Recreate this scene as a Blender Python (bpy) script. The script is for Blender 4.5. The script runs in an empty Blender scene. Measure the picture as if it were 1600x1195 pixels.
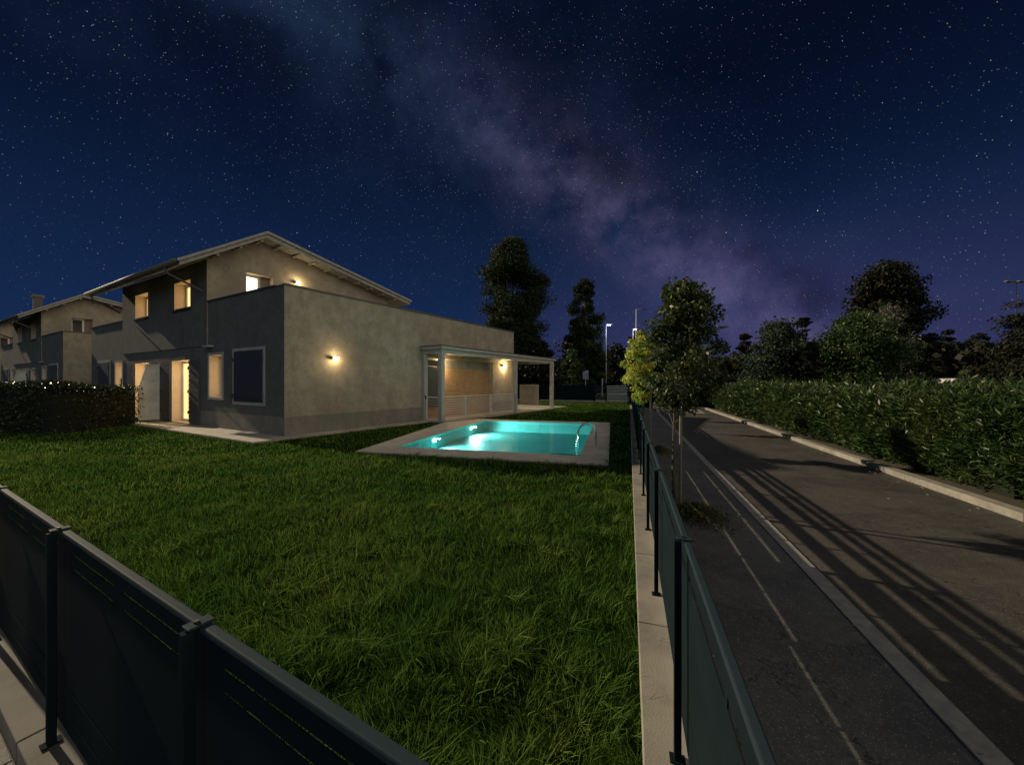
import bpy, bmesh, math, random
import numpy as np
from mathutils import Vector, Matrix
R_ = math.radians
random.seed(7); rng = np.random.default_rng(7)
S = bpy.context.scene
COL = S.collection

# ------------------------------------------------------------------ camera
cam = bpy.data.cameras.new('camera'); camo = bpy.data.objects.new('camera', cam); COL.objects.link(camo)
camo.location = (0, 0, 1.65); camo.rotation_euler = (R_(90), 0, 0)
cam.lens = 13.05; cam.sensor_width = 36; cam.clip_start = .02; cam.clip_end = 2000
S.camera = camo

# ------------------------------------------------------------------ view
S.view_settings.view_transform = 'Standard'; S.view_settings.look = 'None'
S.view_settings.gamma = 1; S.view_settings.exposure = 0; S.view_settings.use_curve_mapping = False
S.render.engine = 'CYCLES'
S.cycles.use_denoising = True
S.cycles.max_bounces = 8; S.cycles.diffuse_bounces = 4; S.cycles.transparent_max_bounces = 16
S.cycles.caustics_reflective = False; S.cycles.caustics_refractive = False
S.cycles.sample_clamp_indirect = 4

# ------------------------------------------------------------------ node helpers
class NT:
    def __init__(s, tree): s.t = tree; s.n = tree.nodes; s.l = tree.links
    def node(s, typ, **kw):
        n = s.n.new(typ)
        for k, v in kw.items(): setattr(n, k, v)
        return n
    def set(s, sock, v):
        if v is None: return
        if isinstance(v, bpy.types.NodeSocket): s.l.new(v, sock)
        else: sock.default_value = v
    def math(s, op, a, b=None, c=None, clamp=False):
        n = s.node('ShaderNodeMath', operation=op, use_clamp=clamp)
        s.set(n.inputs[0], a); s.set(n.inputs[1], b); s.set(n.inputs[2], c)
        return n.outputs[0]
    def vmath(s, op, a, b=None):
        n = s.node('ShaderNodeVectorMath', operation=op)
        s.set(n.inputs[0], a); s.set(n.inputs[1], b)
        return n.outputs['Value'] if op in ('DOT_PRODUCT', 'LENGTH') else n.outputs['Vector']
    def scale(s, a, f):
        n = s.node('ShaderNodeVectorMath', operation='SCALE'); s.set(n.inputs[0], a); s.set(n.inputs['Scale'], f); return n.outputs['Vector']
    def ramp(s, fac, lo, hi, smooth=True):
        n = s.node('ShaderNodeMapRange', interpolation_type='SMOOTHSTEP' if smooth else 'LINEAR')
        s.set(n.inputs['Value'], fac); n.inputs['From Min'].default_value = lo; n.inputs['From Max'].default_value = hi
        return n.outputs['Result']
    def noise(s, vec, scale, detail=4, rough=.5, out='Fac'):
        n = s.node('ShaderNodeTexNoise'); s.set(n.inputs['Vector'], vec)
        n.inputs['Scale'].default_value = scale; n.inputs['Detail'].default_value = detail; n.inputs['Roughness'].default_value = rough
        return n.outputs[out]
    def mix(s, fac, a, b, blend='MIX'):
        n = s.node('ShaderNodeMix', data_type='RGBA', blend_type=blend)
        s.set(n.inputs[0], fac)
        for i, v in ((6, a), (7, b)):
            if isinstance(v, tuple): v = tuple(v) + ((1,) if len(v) == 3 else ())
            s.set(n.inputs[i], v)
        return n.outputs[2]

# ------------------------------------------------------------------ world: starry night sky
MILKY_A = Vector((-.56, 1, 1.03)); MILKY_B = Vector((.80, 1, .10))
def make_world():
    w = bpy.data.worlds.new('World'); S.world = w; w.use_nodes = True
    T = NT(w.node_tree); T.n.clear()
    out = T.node('ShaderNodeOutputWorld'); bg = T.node('ShaderNodeBackground'); T.l.new(bg.outputs[0], out.inputs[0])
    tc = T.node('ShaderNodeTexCoord'); d = T.vmath('NORMALIZE', tc.outputs['Generated'])
    sep = T.node('ShaderNodeSeparateXYZ'); T.l.new(d, sep.inputs[0]); x, y, z = sep.outputs
    # height gradient
    g = T.ramp(z, -.02, .62)
    base = T.mix(g, (.0080, .0245, .082), (.0016, .0040, .0155))
    # darker towards upper corners / left
    # purple glow low on the right
    pd = Vector((.70, 1, .0)).normalized()
    pl = T.ramp(T.vmath('DOT_PRODUCT', d, tuple(pd)), .70, 1.0)
    lowz = T.ramp(z, .42, .0)
    base = T.mix(T.math('MULTIPLY', T.math('MULTIPLY', pl, lowz), .85), base, (.034, .032, .100))
    # milky way
    n = MILKY_A.cross(MILKY_B).normalized()
    warp = T.math('MULTIPLY', T.math('SUBTRACT', T.noise(d, 3.0, 5, .6), .5), .09)
    dist = T.math('ADD', T.vmath('DOT_PRODUCT', d, tuple(n)), warp)
    band = T.math('EXPONENT', T.math('MULTIPLY', T.math('POWER', T.math('DIVIDE', dist, .085), 2.0), -1.0))
    wide = T.math('EXPONENT', T.math('MULTIPLY', T.math('POWER', T.math('DIVIDE', dist, .24), 2.0), -1.0))
    core = Vector((.60, 1, .22)).normalized()
    cored = T.ramp(T.vmath('DOT_PRODUCT', d, tuple(core)), .55, 1.0)
    cl = T.ramp(T.noise(d, 7.0, 8, .62), .30, .75)
    cl2 = T.ramp(T.noise(d, 2.6, 6, .6), .35, .7)
    mw = T.math('MULTIPLY', T.math('MULTIPLY', band, cl), T.math('ADD', T.math('MULTIPLY', cored, .55), .62))
    mwc = T.mix(cored, (.030, .060, .120), (.125, .092, .175))
    base = T.mix(1.0, base, T.scale(mwc, T.math('MULTIPLY', mw, .54)), 'ADD')
    base = T.mix(1.0, base, T.scale((.006, .011, .026), T.math('MULTIPLY', wide, cl2)), 'ADD')
    dust = T.math('MULTIPLY', T.math('EXPONENT', T.math('MULTIPLY', T.math('POWER', T.math('DIVIDE', T.math('ADD', dist, .075), .045), 2.0), -1.0)), T.ramp(T.noise(d, 5.0, 7, .6), .4, .65))
    base = T.mix(T.math('MULTIPLY', dust, .55), base, (.0065, .006, .018))
    # stars, three layers
    tot = None
    for sc, rad, keep, gain, mwk in ((55, .055, .86, 1.9, .0), (120, .10, .55, .60, .45), (220, .20, .42, .34, .75)):
        v = T.node('ShaderNodeTexVoronoi'); v.inputs['Scale'].default_value = sc; T.l.new(d, v.inputs['Vector'])
        sc2 = T.node('ShaderNodeSeparateColor'); T.l.new(v.outputs['Color'], sc2.inputs[0])
        thr = T.math('SUBTRACT', keep, T.math('MULTIPLY', wide, mwk))
        on = T.math('GREATER_THAN', sc2.outputs[0], thr)
        mag = T.math('POWER', sc2.outputs[1], 7.0 if sc < 80 else 4.0)
        spot = T.ramp(v.outputs['Distance'], rad, rad * .15)
        val = T.math('MULTIPLY', T.math('MULTIPLY', spot, on), T.math('MULTIPLY', T.math('ADD', mag, .06), gain))
        c = T.scale(T.mix(sc2.outputs[2], (.72, .85, 1.0), (1.0, .93, .85)), val)
        tot = c if tot is None else T.vmath('ADD', tot, c)
    up = T.ramp(z, -.01, .05)
    base = T.vmath('ADD', base, T.scale(tot, up))
    # added out-of-frame fill in the sky: warm lobe for the side wall, cool rear
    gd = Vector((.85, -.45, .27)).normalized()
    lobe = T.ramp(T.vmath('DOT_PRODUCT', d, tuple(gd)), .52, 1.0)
    base = T.vmath('ADD', base, T.scale((1.0, .83, .55), T.math('MULTIPLY', lobe, FILL_LOBE)))
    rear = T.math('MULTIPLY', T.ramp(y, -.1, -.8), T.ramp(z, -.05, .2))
    base = T.vmath('ADD', base, T.scale((.68, .82, 1.0), T.math('MULTIPLY', rear, FILL_REAR)))
    up2 = T.ramp(z, -.05, .0)
    base = T.scale(base, up2)
    T.l.new(base, bg.inputs['Color']); bg.inputs['Strength'].default_value = 1.0
    w.cycles.sampling_method = 'MANUAL'; w.cycles.sample_map_resolution = 1024
FILL_LOBE, FILL_REAR = .76, .26
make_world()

# ------------------------------------------------------------------ moon (the one sun lamp)
MOON_AZ, MOON_EL = -27.0, 24.5          # travel direction in the ground plane / elevation
sun = bpy.data.lights.new('moon', 'SUN'); suno = bpy.data.objects.new('moon', sun); COL.objects.link(suno)
sun.energy = 4.3; sun.angle = R_(.7); sun.color = (1.0, .81, .56)
tv = Vector((math.cos(R_(MOON_AZ)) * math.cos(R_(MOON_EL)), math.sin(R_(MOON_AZ)) * math.cos(R_(MOON_EL)), -math.sin(R_(MOON_EL))))
suno.rotation_euler = tv.to_track_quat('-Z', 'Y').to_euler(); suno.location = (-40, 30, 30)

# ------------------------------------------------------------------ materials
def mat(name, col, rough=.7, var=None, vscale=4, bump=0, bscale=40, metal=0, spec=.5, island=0, detail=6, var2=None, v2scale=.6):
    m = bpy.data.materials.new(name); m.use_nodes = True
    T = NT(m.node_tree); b = T.n['Principled BSDF']
    b.inputs['Roughness'].default_value = rough; b.inputs['Metallic'].default_value = metal
    b.inputs['Specular IOR Level'].default_value = spec
    tc = T.node('ShaderNodeTexCoord'); vec = tc.outputs['Object']
    c = None
    if var:
        c = T.mix(T.ramp(T.noise(vec, vscale, detail, .65), .3, .7), tuple(col), tuple(var))
    if var2:
        c = T.mix(T.ramp(T.noise(vec, v2scale, 5, .6), .42, .68), c if c else tuple(col), tuple(var2))
    if island:
        g = T.node('ShaderNodeNewGeometry')
        f = T.math('MULTIPLY_ADD', g.outputs['Random Per Island'], island * 2, 1 - island)
        c = T.scale(c if c else T.mix(0, tuple(col), tuple(col)), f)
    if c: T.l.new(c, b.inputs['Base Color'])
    else: b.inputs['Base Color'].default_value = (*col, 1)
    if bump:
        bn = T.node('ShaderNodeBump'); bn.inputs['Strength'].default_value = min(1, bump); bn.inputs['Distance'].default_value = .02
        T.l.new(T.noise(vec, bscale, 6, .6), bn.inputs['Height']); T.l.new(bn.outputs[0], b.inputs['Normal'])
    return m
def emis(name, col, strength, var=0):
    m = bpy.data.materials.new(name); m.use_nodes = True
    T = NT(m.node_tree); b = T.n['Principled BSDF']
    b.inputs['Base Color'].default_value = (*[min(1, c * .5) for c in col], 1); b.inputs['Roughness'].default_value = .3
    b.inputs['Emission Color'].default_value = (*col, 1); b.inputs['Emission Strength'].default_value = strength
    if var:
        tc = T.node('ShaderNodeTexCoord')
        mp = T.node('ShaderNodeMapping'); mp.inputs['Scale'].default_value = (6, 6, .7); T.l.new(tc.outputs['Object'], mp.inputs[0])
        T.l.new(T.math('MULTIPLY_ADD', T.noise(mp.outputs[0], 2.2, 3), strength * var * 2, strength * (1 - var)), b.inputs['Emission Strength'])
    return m

def stucco(name, c1, c2, c3):
    m = bpy.data.materials.new(name); m.use_nodes = True
    T = NT(m.node_tree); b = T.n['Principled BSDF']; b.inputs['Roughness'].default_value = .9
    b.inputs['Specular IOR Level'].default_value = .2
    tc = T.node('ShaderNodeTexCoord'); v = tc.outputs['Object']
    c = T.mix(T.ramp(T.noise(v, 2.0, 9, .78), .40, .60), c1, c2)
    c = T.mix(T.math('MULTIPLY', T.ramp(T.noise(v, 5.5, 6, .8), .55, .66), .30), c, tuple(a * .62 for a in c1))
    c = T.mix(T.math('MULTIPLY', T.ramp(T.noise(v, .55, 5, .6), .45, .7), .7), c, c3)
    mp = T.node('ShaderNodeMapping'); mp.inputs['Scale'].default_value = (3, 3, .35); T.l.new(v, mp.inputs[0])
    c = T.mix(T.math('MULTIPLY', T.ramp(T.noise(mp.outputs[0], 1.8, 6, .7),   .5, .75), .45), c, tuple(a * .7 for a in c1))
    T.l.new(c, b.inputs['Base Color'])
    bn = T.node('ShaderNodeBump'); bn.inputs['Strength'].default_value = .5; bn.inputs['Distance'].default_value = .02
    h = T.math('ADD', T.math('MULTIPLY', T.noise(v, 7, 8, .75), .7), T.math('MULTIPLY', T.noise(v, 60, 4, .6), .25))
    T.l.new(h, bn.inputs['Height']); T.l.new(bn.outputs[0], b.inputs['Normal'])
    return m

M = {}
M['beige'] = stucco('beige_stucco', (.295, .262, .205), (.39, .347, .275), (.235, .211, .168))
M['plinth'] = stucco('plinth_stucco', (.20, .19, .165), (.25, .235, .205), (.17, .162, .14))
M['grey'] = stucco('grey_stucco', (.115, .120, .112), (.145, .150, .140), (.095, .100, .094))
M['trim'] = mat('pale_trim', (.40, .40, .37), .6, var=(.33, .33, .31), vscale=3, bump=.1)
M['reveal'] = mat('reveal_plaster', (.72, .60, .49), .8, var=(.66, .55, .44), vscale=5)
M['coping'] = mat('coping_metal', (.10, .10, .10), .4, metal=.6)
M['roof'] = mat('roof_fascia', (.40, .40, .36), .7, var=(.28, .28, .26), vscale=6, bump=.3, bscale=25)
M['roof_top'] = mat('roof_sheeting', (.05, .048, .044), .8, var=(.035, .034, .032), vscale=4)
M['gutter'] = mat('gutter_metal', (.12, .12, .115), .65, metal=.2)
M['shutter'] = mat('shutter_paint', (.075, .078, .076), .6, var=(.06, .063, .062), vscale=8, bump=.1)
M['shutter_dark'] = mat('shutter_dark_paint', (.030, .032, .052), .6, var=(.024, .026, .044), vscale=5)
M['white'] = mat('white_paint', (.70, .70, .68), .5, var=(.62, .62, .60), vscale=3)
M['screen'] = mat('screen_panel', (.80, .78, .72), .6, var=(.55, .54, .50), vscale=2)
M['lit'] = emis('lit_window', (1.0, .66, .25), 1.5, .5)
M['lit_white'] = emis('lit_window_bright', (1.0, .86, .60), 3.2, .1)
M['dark_glass'] = mat('dark_glass', (.02, .022, .028), .08)
M['bulb'] = emis('lamp_glass', (1.0, .78, .42), 14)
M['cold_bulb'] = emis('street_lamp_glass', (.80, .92, 1.0), 12)
M['pool_bulb'] = emis('pool_lamp_glass', (.70, 1.0, 1.0), 8)
M['iron'] = mat('dark_iron', (.03, .03, .03), .5, metal=.5)
M['chrome'] = mat('chrome', (.75, .77, .78), .15, metal=1)
M['rail'] = mat('railing_paint', (.50, .51, .50), .5)
M['pave'] = mat('paving', (.36, .33, .27), .8, var=(.28, .26, .22), vscale=5, bump=.3, bscale=60, var2=(.42, .385, .32), v2scale=1.2)
M['deck'] = mat('pool_stone', (.72, .645, .52), .75, var=(.55, .49, .395), vscale=5, bump=.15, bscale=60, var2=(.80, .72, .59), v2scale=1.2)
M['concrete'] = mat('concrete', (.27, .26, .23), .85, var=(.19, .185, .165), vscale=9, bump=.15, bscale=90, var2=(.33, .315, .275), v2scale=2)
M['kerb_dark'] = mat('shaded_concrete', (.105, .10, .088), .85, var=(.06, .058, .052), vscale=7, bump=.15, bscale=90, var2=(.125, .118, .10), v2scale=2)  # darker copy of the concrete, front kerb's shade put into the colour
M['fence'] = mat('fence_paint', (.012, .020, .025), .8, var=(.009, .016, .020), vscale=3, bump=.03, bscale=120, spec=.02)
M['fence_rail'] = mat('fence_rail_paint', (.022, .038, .048), .7, spec=.06)
M['bark'] = mat('bark', (.12, .105, .08), .9, var=(.07, .06, .045), vscale=20, bump=.6, bscale=50)
M['stake'] = mat('stake_wood', (.24, .20, .14), .8, var=(.15, .125, .09), vscale=30)
M['soil'] = mat('soil', (.05, .045, .03), 1, var=(.07, .06, .04), vscale=10, bump=.5)

def asphalt(name, c1, c2, c3):
    m = bpy.data.materials.new(name); m.use_nodes = True
    T = NT(m.node_tree); b = T.n['Principled BSDF']; b.inputs['Specular IOR Level'].default_value = .35
    tc = T.node('ShaderNodeTexCoord'); v = tc.outputs['Object']
    c = T.mix(T.ramp(T.noise(v, 90, 3, .7), .35, .7), c1, c2)
    c = T.mix(T.math('MULTIPLY', T.ramp(T.noise(v, .9, 8, .7), .42, .62), .85), c, c3)
    c = T.mix(T.math('MULTIPLY', T.ramp(T.noise(v, 14, 5, .75), .52, .66), .35), c, tuple(a * 1.5 for a in c2))
    cr = T.math('ABSOLUTE', T.math('SUBTRACT', T.noise(v, .45, 9, .62), .5))
    c = T.mix(T.math('MULTIPLY', T.ramp(cr, .0035, .001), .75), c, tuple(a * .3 for a in c3))
    vo = T.node('ShaderNodeTexVoronoi'); vo.inputs['Scale'].default_value = 130; T.l.new(v, vo.inputs['Vector'])
    sc = T.node('ShaderNodeSeparateColor'); T.l.new(vo.outputs['Color'], sc.inputs[0])
    sp = T.math('MULTIPLY', T.math('GREATER_THAN', sc.outputs[0], .9), T.ramp(vo.outputs['Distance'], .5, .2))
    c = T.mix(T.math('MULTIPLY', sp, .75), c, tuple(a * 3.2 for a in c2))
    T.l.new(c, b.inputs['Base Color'])
    T.l.new(T.math('MULTIPLY_ADD', T.noise(v, 3, 5), .3, .55), b.inputs['Roughness'])
    bn = T.node('ShaderNodeBump'); bn.inputs['Strength'].default_value = .6; bn.inputs['Distance'].default_value = .008
    T.l.new(T.noise(v, 110, 4, .7), bn.inputs['Height']); T.l.new(bn.outputs[0], b.inputs['Normal'])
    return m
M['asphalt'] = asphalt('road_asphalt', (.055, .053, .050), (.090, .085, .076), (.040, .039, .036))
M['walk'] = asphalt('sidewalk_asphalt', (.10, .10, .10), (.16, .158, .152), (.075, .075, .078))
M['marking'] = mat('road_marking', (.34, .335, .31), .7, var=(.22, .215, .20), vscale=12, bump=.2)

def leafmat(name, c1, c2, rough=.5, trans=.25, isl=.45, nscale=1.5, spec=.4):
    m = bpy.data.materials.new(name); m.use_nodes = True
    T = NT(m.node_tree); b = T.n['Principled BSDF']; b.inputs['Roughness'].default_value = rough
    b.inputs['Specular IOR Level'].default_value = spec
    g = T.node('ShaderNodeNewGeometry'); tc = T.node('ShaderNodeTexCoord')
    c = T.mix(T.ramp(T.noise(tc.outputs['Object'], nscale, 3), .35, .65), c1, c2)
    c = T.scale(c, T.math('MULTIPLY_ADD', g.outputs['Random Per Island'], isl * 2, 1 - isl))
    T.l.new(c, b.inputs['Base Color'])
    tr = T.node('ShaderNodeBsdfTranslucent'); T.l.new(c, tr.inputs[0])
    mx = T.node('ShaderNodeMixShader'); mx.inputs[0].default_value = trans
    if spec < .1:
        b = T.node('ShaderNodeBsdfDiffuse'); T.l.new(c, b.inputs[0])
    T.l.new(b.outputs[0], mx.inputs[1]); T.l.new(tr.outputs[0], mx.inputs[2])
    o = T.n['Material Output']; T.l.new(mx.outputs[0], o.inputs[0])
    return m
M['grass'] = leafmat('grass_blades', (.062, .150, .028), (.130, .200, .042), .75, .30, .80, .8, .05)
M['lawn'] = mat('lawn_soil', (.010, .026, .005), 1.0, var=(.016, .032, .007), vscale=6, bump=.6, bscale=30, spec=0)
M['ground'] = mat('ground_grass', (.02, .03, .01), 1, var=(.03, .035, .015), vscale=.8)
M['leaf_dark'] = leafmat('leaf_dark', (.026, .042, .016), (.042, .058, .022), .7, .2, .5, 1.5, .15)
M['leaf_black'] = leafmat('leaf_very_dark', (.014, .018, .009), (.022, .026, .012), .6, .1, .5, 1.5, .2)
M['leaf_green'] = leafmat('leaf_green', (.030, .070, .018), (.055, .090, .020), .6, .2)
M['leaf_teal'] = leafmat('leaf_teal', (.022, .045, .026), (.035, .058, .030), .7, .15)
M['leaf_grey'] = leafmat('leaf_grey', (.14, .14, .11), (.09, .10, .07), .6, .15)
M['leaf_lit_yellow'] = leafmat('leaf_lit_yellow', (.46, .44, .07), (.32, .36, .05), .45, .4, .35)  # yellow light on these crowns is put into the leaf colour
M['leaf_olive'] = leafmat('leaf_olive', (.075, .095, .026), (.045, .065, .018), .45, .3, .45, 2.5)
M['leaf_hedge'] = leafmat('leaf_hedge', (.032, .070, .019), (.060, .088, .024), .42, .2, .6, 1.2, .35)
M['leaf_laurel'] = leafmat('leaf_laurel', (.016, .028, .012), (.024, .036, .014), .35, .15, .5, 1.5)
M['core'] = mat('hedge_core', (.008, .011, .005), 1)  # near-black, the shade inside the hedges put into the colour
M['weed'] = leafmat('weed_leaf', (.09, .11, .03), (.12, .12, .04), .6, .3)

def brickmat():
    m = bpy.data.materials.new('pale_brick'); m.use_nodes = True
    T = NT(m.node_tree); b = T.n['Principled BSDF']; b.inputs['Roughness'].default_value = .85
    tc = T.node('ShaderNodeTexCoord'); v = tc.outputs['Object']
    a = T.vmath('DOT_PRODUCT', v, (RX[0], RX[1], 0)); sp = T.node('ShaderNodeSeparateXYZ'); T.l.new(v, sp.inputs[0])
    cb = T.node('ShaderNodeCombineXYZ'); T.l.new(a, cb.inputs[0]); T.l.new(sp.outputs[2], cb.inputs[1])
    br = T.node('ShaderNodeTexBrick'); T.l.new(cb.outputs[0], br.inputs[0])
    br.inputs['Color1'].default_value = (.36, .205, .095, 1); br.inputs['Color2'].default_value = (.42, .26, .13, 1); br.inputs['Mortar'].default_value = (.20, .14, .085, 1)
    br.inputs['Scale'].default_value = 1; br.inputs['Mortar Size'].default_value = .014; br.inputs['Brick Width'].default_value = .26; br.inputs['Row Height'].default_value = .10
    c = T.mix(T.math('MULTIPLY', T.ramp(T.noise(v, 3, 5), .4, .7), .3), br.outputs[0], (.46, .35, .22))
    T.l.new(c, b.inputs['Base Color'])
    bn = T.node('ShaderNodeBump'); bn.inputs['Strength'].default_value = .6; bn.inputs['Distance'].default_value = .01
    bn.invert = True; T.l.new(br.outputs['Fac'], bn.inputs['Height']); T.l.new(bn.outputs[0], b.inputs['Normal'])
    return m

# ------------------------------------------------------------------ object helpers
def tag(o, label=None, cat=None, group=None, kind=None):
    if label: o['label'] = label
    if cat: o['category'] = cat
    if group: o['group'] = group
    if kind: o['kind'] = kind
    return o
def thing(name, loc, label, cat, group=None, rz=0):
    o = bpy.data.objects.new(name, None); COL.objects.link(o); o.location = loc; o.rotation_euler = (0, 0, rz)
    o.empty_display_size = .2
    return tag(o, label, cat, group)
def children(o): return [c for c in bpy.data.objects if c.parent == o]
def copy_tree(o, parent=None):
    c = o.copy(); COL.objects.link(c); c.parent = parent
    for ch in children(o): copy_tree(ch, c)
    return c

class MB:
    """collects shapes, in scene coordinates, for ONE mesh object"""
    def __init__(s): s.v = []; s.f = []; s.sm = False
    def add(s, vs, fs):
        k = len(s.v); s.v += [tuple(a) for a in vs]; s.f += [tuple(i + k for i in f) for f in fs]; return s
    def hexa(s, b, t):      # 4 bottom + 4 top corners, both counter-clockwise from above
        return s.add(list(b) + list(t), [(3, 2, 1, 0), (4, 5, 6, 7), (0, 1, 5, 4), (1, 2, 6, 5), (2, 3, 7, 6), (3, 0, 4, 7)])
    def box(s, c, d, a=(1, 0), z0=0, z1=1):   # c centre xy; d = (length along a, width across)
        ax = Vector(a).normalized(); ay = Vector((-ax.y, ax.x)); c = Vector(c)
        p = [c + ax * (i * d[0] / 2) + ay * (j * d[1] / 2) for i, j in ((-1, -1), (1, -1), (1, 1), (-1, 1))]
        return s.hexa([(q.x, q.y, z0) for q in p], [(q.x, q.y, z1) for q in p])
    def prism(s, poly, z0, z1):
        n = len(poly); vs = [(p[0], p[1], z0) for p in poly] + [(p[0], p[1], z1) for p in poly]
        fs = [tuple(range(n - 1, -1, -1)), tuple(range(n, 2 * n))] + [(i, (i + 1) % n, n + (i + 1) % n, n + i) for i in range(n)]
        return s.add(vs, fs)
    def tube(s, pts, r, n=8, closed=True):
        pts = [Vector(p) for p in pts]; rs = r if isinstance(r, (list, tuple)) else [r] * len(pts)
        rings = []; up = None
        for i, p in enumerate(pts):
            t = (pts[min(i + 1, len(pts) - 1)] - pts[max(i - 1, 0)]).normalized()
            if up is None: up = t.orthogonal().normalized()
            up = (up - t * up.dot(t)); up = up.normalized() if up.length > 1e-6 else t.orthogonal().normalized()
            w = t.cross(up)
            rings.append([p + (up * math.cos(2 * math.pi * k / n) + w * math.sin(2 * math.pi * k / n)) * rs[i] for k in range(n)])
        vs = [q for ring in rings for q in ring]
        fs = [(i * n + k, i * n + (k + 1) % n, (i + 1) * n + (k + 1) % n, (i + 1) * n + k) for i in range(len(pts) - 1) for k in range(n)]
        if closed: fs += [tuple(range(n - 1, -1, -1)), tuple((len(pts) - 1) * n + k for k in range(n))]
        return s.add(vs, fs)
    def build(s, name, m, parent=None, smooth=False, bevel=0, solid=0):
        me = bpy.data.meshes.new(name)
        off = parent.matrix_basis.translation if parent else Vector((0, 0, 0))
        p = parent
        while p and p.parent: p = p.parent; off = off + p.matrix_basis.translation
        me.from_pydata([(a[0] - off.x, a[1] - off.y, a[2] - off.z) for a in s.v], [], s.f)
        me.materials.append(m)
        if smooth: me.shade_smooth()
        o = bpy.data.objects.new(name, me); COL.objects.link(o); o.parent = parent
        if solid:
            md = o.modifiers.new('s', 'SOLIDIFY'); md.thickness = solid; md.offset = 0
        if bevel:
            md = o.modifiers.new('b', 'BEVEL'); md.width = bevel; md.segments = 2; md.limit_method = 'ANGLE'
        return o
def struct(name, mb, m, **k):
    return tag(mb.build(name, m, **k), kind='structure')
def poly_sheet(name, outer, holes, z, m, kind='structure', parent=None):
    bm = bmesh.new(); es = []
    for lp in [outer] + holes:
        vs = [bm.verts.new((p[0], p[1], z)) for p in lp]
        for i in range(len(vs)): es.append(bm.edges.new((vs[i], vs[(i + 1) % len(vs)])))
    bmesh.ops.triangle_fill(bm, edges=es, use_beauty=True, use_dissolve=False, normal=(0, 0, 1))
    bmesh.ops.recalc_face_normals(bm, faces=bm.faces)
    for f in bm.faces:
        if f.normal.z < 0: f.normal_flip()
    me = bpy.data.meshes.new(name); bm.to_mesh(me); bm.free(); me.materials.append(m)
    o = bpy.data.objects.new(name, me); COL.objects.link(o); o.parent = parent
    if parent: me.transform(Matrix.Translation(-parent.location))
    if kind: o['kind'] = kind
    return o
def np_mesh(name, V, F, m, parent=None, origin=(0, 0, 0)):
    me = bpy.data.meshes.new(name); V = np.asarray(V, np.float32) - np.array(origin, np.float32); F = np.asarray(F, np.int32)
    k = F.shape[1]; me.vertices.add(len(V)); me.vertices.foreach_set('co', V.ravel())
    me.loops.add(F.size); me.loops.foreach_set('vertex_index', F.ravel())
    me.polygons.add(len(F)); me.polygons.foreach_set('loop_start', np.arange(0, F.size, k, dtype=np.int32))
    me.update(calc_edges=True); me.materials.append(m)
    o = bpy.data.objects.new(name, me); COL.objects.link(o); o.parent = parent
    return o
def leaf_arrays(C, D, L, W, r=None):
    """diamond leaves: centres C, axis D, length L, width W"""
    r = r or rng; N = len(C)
    D = D / (np.linalg.norm(D, axis=1, keepdims=True) + 1e-9)
    A = r.normal(size=(N, 3)); Wd = np.cross(D, A); Wd /= (np.linalg.norm(Wd, axis=1, keepdims=True) + 1e-9)
    Nn = np.cross(D, Wd)
    L = np.broadcast_to(L, (N,))[:, None]; W = np.broadcast_to(W, (N,))[:, None]
    V = np.stack([C - D * L / 2, C + Wd * W / 2 + Nn * W * .15 , C + D * L / 2 - Nn * L * .06, C - Wd * W / 2 + Nn * W * .15], 1).reshape(-1, 3)
    F = np.arange(N * 4).reshape(-1, 4)
    return V, F
def rand_dir(N, r=None):
    d = (r or rng).normal(size=(N, 3)); return d / np.linalg.norm(d, axis=1, keepdims=True)
def inst(name, src, loc, rz=0, label=None, scale=None):
    c = copy_tree(src); c.location = loc; c.rotation_euler = (0, 0, rz)
    if label: c['label'] = label
    if scale: c.scale = scale
    return c

# frames ------------------------------------------------------------
RX = (math.sin(R_(33)), math.cos(R_(33)))                  # along the long house wall
LX = (-math.sin(R_(60.5)), math.cos(R_(60.5)))             # along the house front
HC = Vector((-6.87, 11.2))                                 # near corner of the house
fF = Vector((.3007, .9537)); fN = Vector((.9537, -.3007)); fO = Vector((.195, 0))
def FP(s, d): p = fO + fF * s + fN * d; return (p.x, p.y)  # street frame: s along, d to the right of the fence line
gO = Vector((.325, .345)); gA = Vector((-.874, .486)).normalized(); gM = Vector((-gA.y, gA.x)) * -1   # front fence; gM towards lawn?
if gM.y < 0: gM = -gM
def GP(t, e): p = gO + gA * t + gM * e; return (p.x, p.y)  # e>0 towards the lawn
pP = Vector((math.sin(R_(15)), math.cos(R_(15)))); pQ = Vector((math.cos(R_(15)), -math.sin(R_(15)))); pO = Vector((-3.74, 8.86))
def PP(p, q): a = pO + pP * p + pQ * q; return (a.x, a.y)

# ------------------------------------------------------------------ ground sheets
deck = [PP(0, 0), PP(0, 5.85), PP(8.15, 5.85), PP(8.15, .1), PP(6.6, -.75)]
poolr = [PP(.85, .62), PP(.85, 5.22), PP(7.5, 5.22), PP(7.5, .62)]
def ins(lp, k):
    c = Vector((sum(p[0] for p in lp), sum(p[1] for p in lp))) / len(lp); return [tuple(c + (Vector(p) - c) * k) for p in lp]
big = [(-500, -500), (500, -500), (500, 700), (-500, 700)]
hole = ins(poolr, 1.07)
poly_sheet('ground', big, [hole], -.06, M['ground'])
lawn_outer = [GP(.02, .06), FP(.5, -.10), FP(31.2, -.10), (1.5, 33.3), (-12, 37.5), (-48, 46), (-48, 28), GP(26, .06)]
poly_sheet('lawn', lawn_outer, [hole], -.02, M['lawn'])
struct('sidewalk', MB().prism([FP(-6, .05), FP(-6, 1.27), FP(26, 1.27), FP(26, .05)][::1], -.05, -.004), M['walk'])
struct('kerb_strip', MB().prism([FP(-6, 1.272), FP(-6, 1.40), FP(23, 1.40), FP(23, 1.272)], -.05, .006), M['marking'], bevel=.006)
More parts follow.
